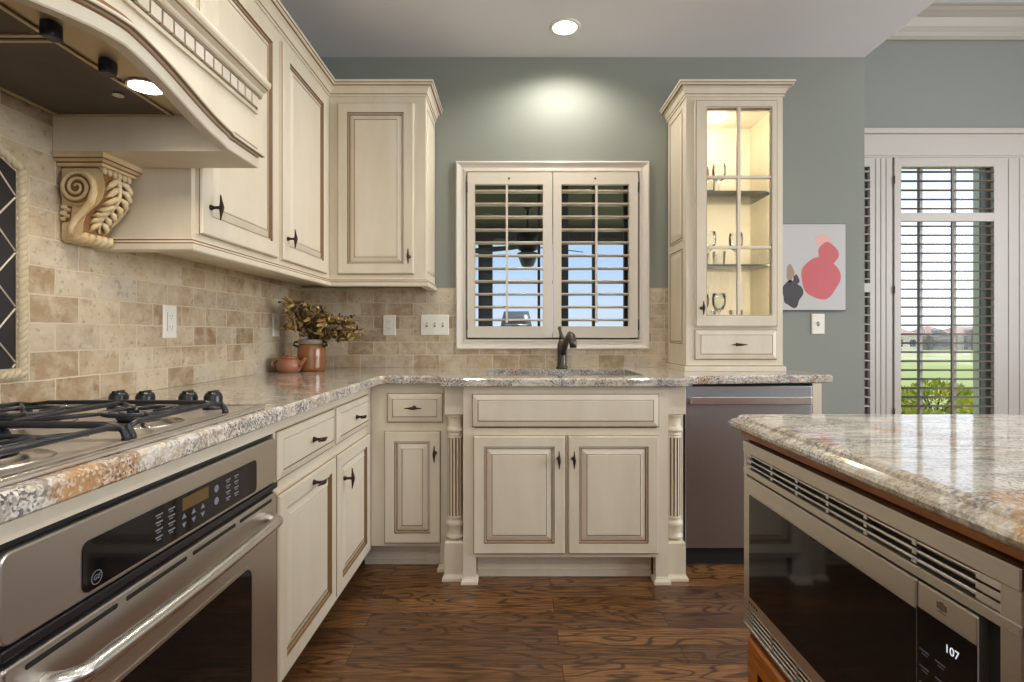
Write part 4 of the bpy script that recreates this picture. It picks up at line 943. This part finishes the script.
# ------------------------------------------------------------------ crock, dried flowers, teapot
t = thing('ceramic_crock', 'brown glazed crock holding dried flowers in the counter corner', 'pot', (-1.054, 2.72, CT1))
cx, cy = -1.054, 2.72; m = MB()
m.lathe([(0.062,0.0),(0.067,0.004),(0.069,0.02),(0.070,0.08),(0.069,0.115),(0.064,0.132),(0.060,0.138),(0.050,0.136),(0.052,0.02),(0.004,0.012)], (cx, cy, CT1+0.0005), 'z', 36); build('body', m, simple('amber_glaze', srgb(138, 88, 50), 0.22, coat=0.4), t)
m = MB(); m.lathe([(0.058,0.138),(0.064,0.140),(0.066,0.150),(0.064,0.164),(0.057,0.165),(0.054,0.138)], (cx, cy, CT1+0.0005), 'z', 36); build('neck', m, simple('grey_stoneware', srgb(136, 128, 112), 0.4), t)
m = MB()
for sg in (1, -1): m.tube([(cx+sg*0.060, cy-0.012, CT1+0.152), (cx+sg*0.082, cy-0.016, CT1+0.150), (cx+sg*0.086, cy-0.016, CT1+0.136), (cx+sg*0.066, cy-0.012, CT1+0.126)], 0.006, 8)
build('lug', m, simple('dark_lug', srgb(52, 40, 32), 0.4), t)
t = thing('dried_flowers', 'spray of dried olive and brown flowers rising from the brown crock', 'dried flowers', (cx, cy, CT1+0.15)); random.seed(11)
DF = [simple('dried_%d' % k, c, 0.8) for k, c in enumerate((srgb(158, 130, 72), srgb(112, 92, 54), srgb(198, 170, 106), srgb(84, 60, 38)))]
stems = MB(); leaves = [MB() for _ in DF]
def leaf(mb, p, d, L, w):
    d = d.normalized(); s = d.cross(Vector((random.uniform(-1,1), random.uniform(-1,1), random.uniform(-1,1)))).normalized(); up = s.cross(d)
    q = [p, p+d*L*0.35+s*w+up*L*0.08, p+d*L*0.75+s*w*0.7+up*L*0.05, p+d*L, p+d*L*0.75-s*w*0.7+up*L*0.05, p+d*L*0.35-s*w+up*L*0.08, p+d*L*0.5-up*L*0.06]
    i = [mb.vert(x) for x in q]
    for a_ in range(6): mb.face((i[a_], i[(a_+1) % 6], i[6]))
for k in range(70):
    right = k >= 38
    base = Vector((cx+random.uniform(-0.03,0.03), cy+random.uniform(-0.03,0.03), CT1+0.12))
    if right: tip = Vector((cx+random.uniform(0.06,0.30), cy-random.uniform(-0.08,0.12), CT1+0.16+random.uniform(-0.01,0.13)))
    else: tip = Vector((cx+random.uniform(-0.14,0.10), cy-random.uniform(-0.09,0.14), CT1+0.20+random.uniform(0.02,0.17)))
    mid = base.lerp(tip, 0.55)+Vector((0, 0, 0.04)); top = Vector((cx+0.5*(base.x-cx), cy+0.5*(base.y-cy), CT1+0.175))
    pts = [base, top, mid.lerp(top, 0.2), mid, tip]; stems.tube(pts, [0.0018]*3+[0.0014, 0.0009], 5)
    for j in range(13):
        s = random.uniform(0.15, 1.0); p = mid.lerp(tip, s) if random.random() < 0.75 else top.lerp(mid, s)
        d = Vector((random.gauss(0,1), random.gauss(0,1), random.gauss(0.1,0.8)))
        leaf(random.choice(leaves), p, d, random.uniform(0.020, 0.044), random.uniform(0.006, 0.011))
build('stems', stems, DF[3], t)
for k, mb_ in enumerate(leaves):
    if mb_.f: o = build('leaves', mb_, DF[k], t, smooth=True); o['kind'] = 'stuff'
t = thing('teapot', 'small terracotta teapot beside the brown crock', 'teapot', (-1.128, 2.62, CT1)); cx, cy = -1.128, 2.62
TC = simple('terracotta', srgb(152, 100, 74), 0.4, coat=0.2)
m = MB(); m.lathe([(0.040,0.0),(0.050,0.004),(0.059,0.022),(0.060,0.040),(0.054,0.058),(0.044,0.067),(0.040,0.070),(0.004,0.070)], (cx, cy, CT1+0.0005), 'z', 32); build('body', m, TC, t)
m = MB(); m.lathe([(0.042,0.070),(0.044,0.073),(0.036,0.079),(0.012,0.083),(0.007,0.087),(0.011,0.093),(0.008,0.098),(0.001,0.099)], (cx, cy, CT1+0.0005), 'z', 28); build('lid', m, TC, t)
m = MB(); m.tube([(cx+0.052, cy-0.01, CT1+0.035), (cx+0.068, cy-0.012, CT1+0.046), (cx+0.078, cy-0.014, CT1+0.060), (cx+0.088, cy-0.016, CT1+0.072)], [0.014, 0.010, 0.0075, 0.0065], 12); build('spout', m, TC, t)
m = MB(); m.tube([(cx-0.050, cy-0.015, CT1+0.058), (cx-0.064, cy-0.03, CT1+0.060), (cx-0.071, cy-0.034, CT1+0.044), (cx-0.066, cy-0.03, CT1+0.028), (cx-0.054, cy-0.015, CT1+0.022)], 0.0055, 10); build('handle', m, TC, t)

# ------------------------------------------------------------------ island, its top, microwave
IX, IZ = 0.560, 0.8775
t = thing('island_cabinet', 'stained brown wood kitchen island base holding the built-in microwave', 'cabinet', (1.15, 0.3, 0))
MY0, MY1, MZ0, MZ1 = 0.561, 1.244, 0.422, 0.855
m = MB(); y1, y0 = 1.250, -0.80
m.box(IX, 1.70, y0, MY0-0.001, 0.10, IZ); m.box(IX, 1.70, MY1+0.001, y1, 0.10, IZ); m.box(IX, 1.70, MY0-0.001, MY1+0.001, 0.10, MZ0-0.001); m.box(IX, 1.70, MY0-0.001, MY1+0.001, MZ1-0.004, IZ); m.box(1.15, 1.70, MY0-0.001, MY1+0.001, MZ0-0.001, MZ1-0.004)
build('body', m, ISLAND_WOOD, t)
m = MB(); m.box(IX+0.07, 1.63, y0+0.07, y1-0.07, 0, 0.10); build('toe_kick', m, SLOT, t)
F = FI(IX); WD = [ISLAND_WOOD, ISLAND_GLAZE]
m = MB(); m.panel(F, 0.585, 1.225, 0.115, 0.405, door_rings(0.055)); build('drawer', m, WD, t)
m = MB(); m.panel(F, -0.75, 0.54, 0.115, 0.845, door_rings(0.06)); build('door', m, WD, t)
m = MB(); m.fbox(F, y0, y1, 0.8565, IZ, 0, 0.006); m.fbox(F, y0, y1, 0.864, IZ-0.0002, 0.006, 0.022); build('apron', m, ISLAND_WOOD, t, bevel=0.003)
b = MB(); slab(b, [(0.521, -0.86), (1.76, -0.86), (1.76, 1.286), (0.521, 1.286)], [], [(0.030, 0.8780), (0.014, 0.8785), (0.006, 0.8805), (0.001, 0.885), (0.0, 0.891), (0.003, 0.8965), (0.008, 0.900), (0.013, 0.902), (0.0165, 0.9035), (0.019, 0.909), (0.024, 0.912), (0.029, 0.9135)])
tag(build('island_countertop', b, GRANITE_I), 'polished granite top of the kitchen island with an ogee edge', 'countertop')
t = thing('microwave', 'built-in stainless microwave with black glass door in the kitchen island', 'microwave', (0.8, 0.9, MZ0)); F = FI(IX)
m = MB(); m.box(IX+0.003, 1.10, MY0+0.02, MY1-0.02, MZ0+0.03, MZ1-0.03); build('body', m, BLACK, t)
m = MB()                                                    # trim kit
m.fbox(F, MY0, MY0+0.026, MZ0, MZ1, 0.0005, 0.018); m.fbox(F, MY1-0.012, MY1, MZ0, MZ1, 0.0005, 0.018)
m.fbox(F, MY0, MY1, MZ1-0.026, MZ1, 0.0005, 0.020); m.fbox(F, MY0, MY1, 0.779, 0.793, 0.0005, 0.019); m.fbox(F, MY0, MY1, MZ0, MZ0+0.007, 0.0005, 0.019); m.fbox(F, MY0, MY1, 0.470, 0.474, 0.0005, 0.018)
build('trim_frame', m, STEEL, t, bevel=0.0015)
for z0, z1, ns in ((0.793, MZ1-0.026, 3), (MZ0+0.007, 0.470, 4)):
    g = MB(); g.fbox(F, MY0+0.042, MY1-0.012, z0, z1, 0.001, 0.003); gb = build('grille_backing', g, SLOT, t)
    g = MB(); p = (z1-z0)/ns
    for k in range(ns): zc = z0+p*(k+0.5); g.tube([F(MY0+0.042, zc, 0.012), F(MY1-0.012, zc, 0.012)], 0.0028, 8)
    for y in [MY0+0.055+k*(MY1-MY0-0.085)/6 for k in range(7)]:
        for k in range(ns): zc = z0+p*(k+0.5); g.fbox(F, y-0.004, y+0.004, zc-p*0.40, zc+p*0.34, 0.003, 0.0165)
    for y_0, y_1 in ((MY0+0.002, MY0+0.052), (MY1-0.024, MY1-0.002)):
        for k in range(ns): zc = z0+p*(k+0.5); g.fbox(F, y_0, y_1, zc-p*0.42, zc+p*0.36, 0.003, 0.0165)
    build('grille', g, STEEL_B, t, bevel=0.0006)
PY = 0.7045
m = MB(); m.fbox(F, PY+0.0015, MY1-0.014, 0.475, 0.776, 0.001, 0.021); md = build('door', m, STEEL, t, bevel=0.002)
m = MB(); m.fbox(F, PY+0.0015, MY1-0.038, 0.503, 0.737, 0.0212, 0.0222); build('door_glass', m, BLACK_GLASS, md)
m = MB(); m.fbox(F, 0.612, PY-0.0015, 0.475, 0.776, 0.001, 0.021); mp = build('control_panel', m, STEEL, t, bevel=0.002)
m = MB(); m.fbox(F, 0.6125, PY-0.002, 0.480, 0.742, 0.0212, 0.0222); build('control_glass', m, BLACK_GLASS, mp)
m = MB(); m.fbox(F, 0.5875, 0.612, 0.475, 0.778, 0.001, 0.008); build('side_gap', m, SLOT, t)
XM = IX-0.0225
text('display', '107', 0.0145, (XM, 0.646, 0.714), AX_L, DISP, mp)
m = MB()
for r_ in range(9):
    for c in range(3):
        y = 0.690-c*0.026; v = 0.688-r_*0.022
        if r_ in (0, 1) and c == 2: continue
        m.fbox(F, y-0.008, y+0.008, v, v+0.0022, 0.0223, 0.0225); m.fbox(F, y-0.006, y+0.004, v-0.004, v-0.0025, 0.0223, 0.0225)
build('keypad_lettering', m, simple('keypad_blue_grey', srgb(88, 98, 112), 0.5), mp)
m = MB(); m.fbox(F, 0.655, 0.671, 0.757, 0.765, 0.0211, 0.0213); m.fbox(F, 0.656, 0.670, 0.753, 0.7545, 0.0211, 0.0213); m.ringplate(F, [(0.663+0.005*math.cos(a*PI/8), 0.7615+0.006*math.sin(a*PI/8)) for a in range(16)], [(0.663+0.003*math.cos(a*PI/8), 0.7615+0.004*math.sin(a*PI/8)) for a in range(16)], 0.0213, 0.0215)
build('emblem', m, simple('emblem_etch', srgb(138, 124, 108), 0.4, 0.8), mp)
m = MB()
for k in range(4): m.fbox(F, 1.203-k*0.012, 1.210-k*0.012, 0.487, 0.493, 0.0211, 0.0213)
build('maker_mark', m, simple('mark_etch', srgb(92, 82, 70), 0.4, 0.8), md)

# ------------------------------------------------------------------ ceiling lamps
for i, (x, y) in enumerate(CANS):
    lb = 'round recessed ceiling light over the sink window' if i == 0 else 'round recessed ceiling light added out of view'
    t = thing('recessed_light', lb, 'ceiling light', (x, y, ZC-0.006), 'recessed ceiling lights')
    m = MB(); m.lathe([(0.062,-0.001),(0.064,-0.006),(0.080,-0.004),(0.082,-0.0005)], (x, y, ZC), 'z', 36); build('trim_ring', m, simple('lamp_trim', srgb(236, 232, 226), 0.4), t)
    m = MB(); m.lathe([(0.001,-0.004),(0.062,-0.004),(0.062,-0.001),(0.001,-0.001)], (x, y, ZC), 'z', 36); build('lens', m, LAMP_W, t)
    lamp('can_lamp', 'SPOT', (x, y, ZC-0.015), CAN_POWER*(1.0 if i else 1.1), (1.0, 0.94, 0.85), (0, 0, 0), spot_size=2.75, spot_blend=0.6, shadow_soft_size=0.06)

# ------------------------------------------------------------------ outdoors
GRASS, nt_, p_ = new_mat('lawn'); q_ = NT(nt_); v_ = q_.coords()
q_.link(q_.mix(q_.ramp(q_.noise(v_, 0.06, 5), [(0.4, BW(0)), (0.6, BW(1))]), srgb(172, 184, 108), srgb(200, 198, 140)), p_.inputs['Base Color']); p_.inputs['Roughness'].default_value = 0.9
def ground_z(y):
    P = [(4.3, -0.15), (8, -0.30), (15, -0.6), (40, -1.3), (80, -2.2), (150, -3.5), (300, -4.0)]
    for (a, za), (b_, zb) in zip(P, P[1:]):
        if y <= b_: return za+(zb-za)*(y-a)/(b_-a)
    return -4.0
b = MB(); rows = []
for y in (4.3, 6, 8, 11, 15, 25, 40, 60, 80, 110, 150, 220, 300): rows.append([b.vert((x, y, ground_z(y))) for x in (-150, -60, -20, 0, 20, 60, 150, 260)])
for A, B in zip(rows, rows[1:]): b.strip(A, B, 0, False)
struct('ground', b, GRASS)
b = MB()
pa = [(x, 78+0.1*x+4*math.sin(x*0.08)) for x in range(20, 110, 4)]
A = [b.vert((x, y, ground_z(y)+0.03)) for x, y in pa]; B = [b.vert((x, y+5, ground_z(y+5)+0.03)) for x, y in pa]; b.strip(A, B, 0, False); struct('path', b, simple('pale_path', srgb(206, 192, 160), 0.9))
DKW = simple('porch_stain', srgb(84, 76, 66), 0.7)
b = MB(); b.box(-5, 2.0, 3.19, 7.8, -0.15, -0.02); struct('terrace_slab', b, simple('slab', srgb(150, 144, 134), 0.8))
b = MB(); b.box(-5, 2.0, 3.19, 7.8, 2.60, 2.75); struct('porch_ceiling', b, DKW)
b = MB(); b.box(-5, 2.0, 7.4, 7.62, 2.40, 2.60); struct('porch_beam', b, DKW)
t = thing('porch_post', 'dark square porch post seen through the left shutter', 'post', (-0.44, 7.51, -0.02))
PD = simple('post_stain', srgb(62, 56, 50), 0.7)
m = MB(); m.box(-0.518, -0.322, 7.41, 7.61, -0.02, 2.40); build('shaft', m, PD, t, bevel=0.008)
m = MB(); m.box(-0.545, -0.295, 7.385, 7.635, -0.02, 0.18); build('plinth', m, PD, t, bevel=0.008)
t = thing('porch_column', 'grey square column outside the shuttered glass door', 'column', (5.40, 6.0, -0.2))
GC = simple('column_paint', srgb(206, 200, 178), 0.7)
m = MB(); m.box(5.31, 5.49, 5.91, 6.09, -0.2, 4.0); build('shaft', m, GC, t, bevel=0.006)
m = MB(); m.box(5.28, 5.52, 5.88, 6.12, -0.2, 0.1); build('plinth', m, GC, t, bevel=0.006)
# ceiling fan on the porch
fx, fy = 0.145, 6.0
t = thing('ceiling_fan', 'dark ceiling fan with a light bowl hanging on the porch outside', 'fan', (fx, fy, 1.86))
FD = simple('fan_bronze', srgb(46, 40, 36), 0.5)
m = MB(); m.tube([(fx, fy, 2.30), (fx, fy, 2.60)], 0.014, 10); m.lathe([(0.02,2.52),(0.06,2.55),(0.07,2.5995)], (fx, fy, 0), 'z', 20); build('downrod', m, FD, t)
m = MB(); m.lathe([(0.05,2.04),(0.11,2.07),(0.135,2.12),(0.135,2.20),(0.11,2.27),(0.04,2.31)], (fx, fy, 0), 'z', 28); build('motor', m, FD, t)
m = MB(); m.lathe([(0.04,1.87),(0.07,1.885),(0.115,2.00),(0.12,2.03),(0.05,2.04)], (fx, fy, 0), 'z', 24); build('light_bowl', m, simple('fan_bowl', srgb(88, 82, 76), 0.4), t)
for k in range(5):
    a = 2*PI*k/5+2.85; c_, s_ = math.cos(a), math.sin(a); m = MB(); R = []
    for r, hw, zz in ((0.12, 0.03, 2.10), (0.2, 0.05, 2.10), (0.4, 0.066, 2.095), (0.60, 0.07, 2.085), (0.68, 0.05, 2.08)):
        R.append([(fx+c_*r-s_*w_, fy+s_*r+c_*w_, zz+w_*0.22+h_) for w_, h_ in ((-hw, -0.004), (hw, -0.004), (hw, 0.004), (-hw, 0.004))])
    m.loft(R, 0, sm=False); build('blade', m, FD, t)
t = thing('patio_grill', 'grey domed metal grill outside, low in the left shutter', 'grill', (0.02, 8.6, ground_z(8.6)))
gx, gy, gz = 0.02, 8.6, ground_z(8.6)
m = MB(); R = []
for k in range(9): a = PI*k/8; R.append((0.20*math.cos(a), 1.18-gz+0.0+0.30*math.sin(a)**0.8))
m.loft([[(gx+sx*(0.26-0.06*max(0, (z-1.18+gz)/0.3)), gy+y, gz+z) for y, z in R] for sx in (-1, -0.5, 0.5, 1)], 0); build('hood', m, simple('grill_steel', srgb(120, 122, 124), 0.35, 0.8), t)
m = MB(); m.box(gx-0.27, gx+0.27, gy-0.22, gy+0.22, gz+0.85, 1.175); m.box(gx-0.45, gx+0.45, gy-0.2, gy+0.2, 1.12, 1.15); build('firebox', m, BLACK, t, bevel=0.01)
for sx in (-0.24, 0.24):
    for sy in (-0.18, 0.18):
        m = MB(); m.box(gx+sx-0.02, gx+sx+0.02, gy+sy-0.02, gy+sy+0.02, gz, gz+0.85); build('leg', m, BLACK, t)
m = MB(); m.tube([(gx-0.18, gy-0.235, 1.25), (gx+0.18, gy-0.235, 1.25)], 0.012, 8); build('handle', m, STEEL_B, t)
# houses across the lawn
def house(x0, x1, y, wall, roof, label, gable):
    gz_ = ground_z(y)-0.2; t = thing('house', label, 'house', ((x0+x1)/2, y, gz_), 'houses across the lawn'); H = gz_+4.4; D = 10
    m = MB(); m.box(x0, x1, y, y+D, gz_, H); build('wall', m, wall, t)
    m = MB(); a = [(x0-0.6, y-0.6, H), (x1+0.6, y-0.6, H), (x1+0.6, y+D+0.6, H), (x0-0.6, y+D+0.6, H)]; r = [(x0+3, y+D/2, H+2.6), (x1-3, y+D/2, H+2.6)]
    i = [m.vert(p) for p in a+r]
    for f in ((0,1,5,4), (1,2,5), (2,3,4,5), (3,0,4), (3,2,1,0)): m.face([i[k] for k in f])
    build('roof', m, roof, t)
    gc, gw = gable
    m = MB(); F = FB(y-0.05); m.prism(F, [(gc-gw, gz_), (gc+gw, gz_), (gc+gw, H-0.2), (gc, H+1.7), (gc-gw, H-0.2)], -3, 1.2); build('gable', m, simple('gable_stone', srgb(120, 112, 106), 0.9), t)
    for k in range(3):
        xw = x0+(x1-x0)*(k+0.5)/3
        m = MB(); m.fbox(FB(y-0.05 if abs(xw-gc) > gw else y-1.27), xw-0.8, xw+0.8, gz_+1.2, gz_+3.2, 0, 0.06); build('window', m, simple('far_window', srgb(60, 66, 76), 0.2), t)
ROOF_R = simple('terracotta_roof', srgb(184, 150, 134), 0.9); HW = simple('house_render', srgb(214, 206, 194), 0.9)
house(104.5, 115.5, 150, HW, ROOF_R, 'pale far house at the left of the row seen through the tall shutter', (107.5, 2.0))
house(117.0, 125.0, 149, simple('house_stone', srgb(150, 142, 134), 0.9), ROOF_R, 'grey stone far house in the middle of the row across the lawn', (120.2, 2.4))
house(126.5, 138, 150, HW, ROOF_R, 'pale far house at the right of the row nearest the grey column', (130.5, 2.2))
# shrub by the column
random.seed(5)
LG = [simple('shrub_leaf_%d' % k, c, 0.7) for k, c in enumerate((srgb(196, 200, 80), srgb(160, 176, 66), srgb(222, 214, 110)))]
def shrub(cx, cy, r, h, label, n):
    gz_ = ground_z(cy); t = thing('shrub', label, 'shrub', (cx, cy, gz_), 'shrubs on the lawn')
    m = MB()
    for k in range(9): a = 2*PI*k/9; m.tube([(cx, cy, gz_), (cx+0.4*r*math.cos(a), cy+0.4*r*math.sin(a), gz_+h*0.5), (cx+0.8*r*math.cos(a), cy+0.8*r*math.sin(a), gz_+h*0.85)], [0.02, 0.012, 0.005], 6)
    build('branches', m, DF[3], t); L_ = [MB() for _ in LG]
    for k in range(n):
        d = Vector((random.gauss(0,1), random.gauss(0,1), random.gauss(0,1))).normalized()*random.uniform(0.55, 1.0)
        p = Vector((cx+d.x*r, cy+d.y*r, gz_+h*0.55+d.z*h*0.45)); leaf(random.choice(L_), p, d+Vector((0,0,0.4)), random.uniform(0.07, 0.13), random.uniform(0.02, 0.035))
    for k, mb_ in enumerate(L_): o = build('foliage', mb_, LG[k], t, smooth=True); o['kind'] = 'stuff'
shrub(5.75, 7.7, 0.50, 0.26, 'low yellow-green shrub outside the glass door, left of the taller one', 700)
shrub(7.05, 8.8, 0.55, 0.62, 'taller yellow-green shrub outside the glass door beside the grey column', 800)
# far hedge line
b = MB(); R = []
random.seed(3)
for x in range(-60, 80, 2):
    h = 3.6+random.uniform(-1.0, 1.3); R.append([(x, 124, -3.3), (x, 121.5, -3.2+h*0.5), (x, 122.5, -3.2+h), (x, 124.5, -3.2+h*1.12), (x, 127, -3.2+h*0.8), (x, 128, -3.3)])
b.loft(R, 0); o = build('treeline', b, simple('far_trees', srgb(120, 134, 110), 0.9)); o['kind'] = 'stuff'; tag(o, 'hazy line of distant trees along the horizon beyond the lawn', 'trees')
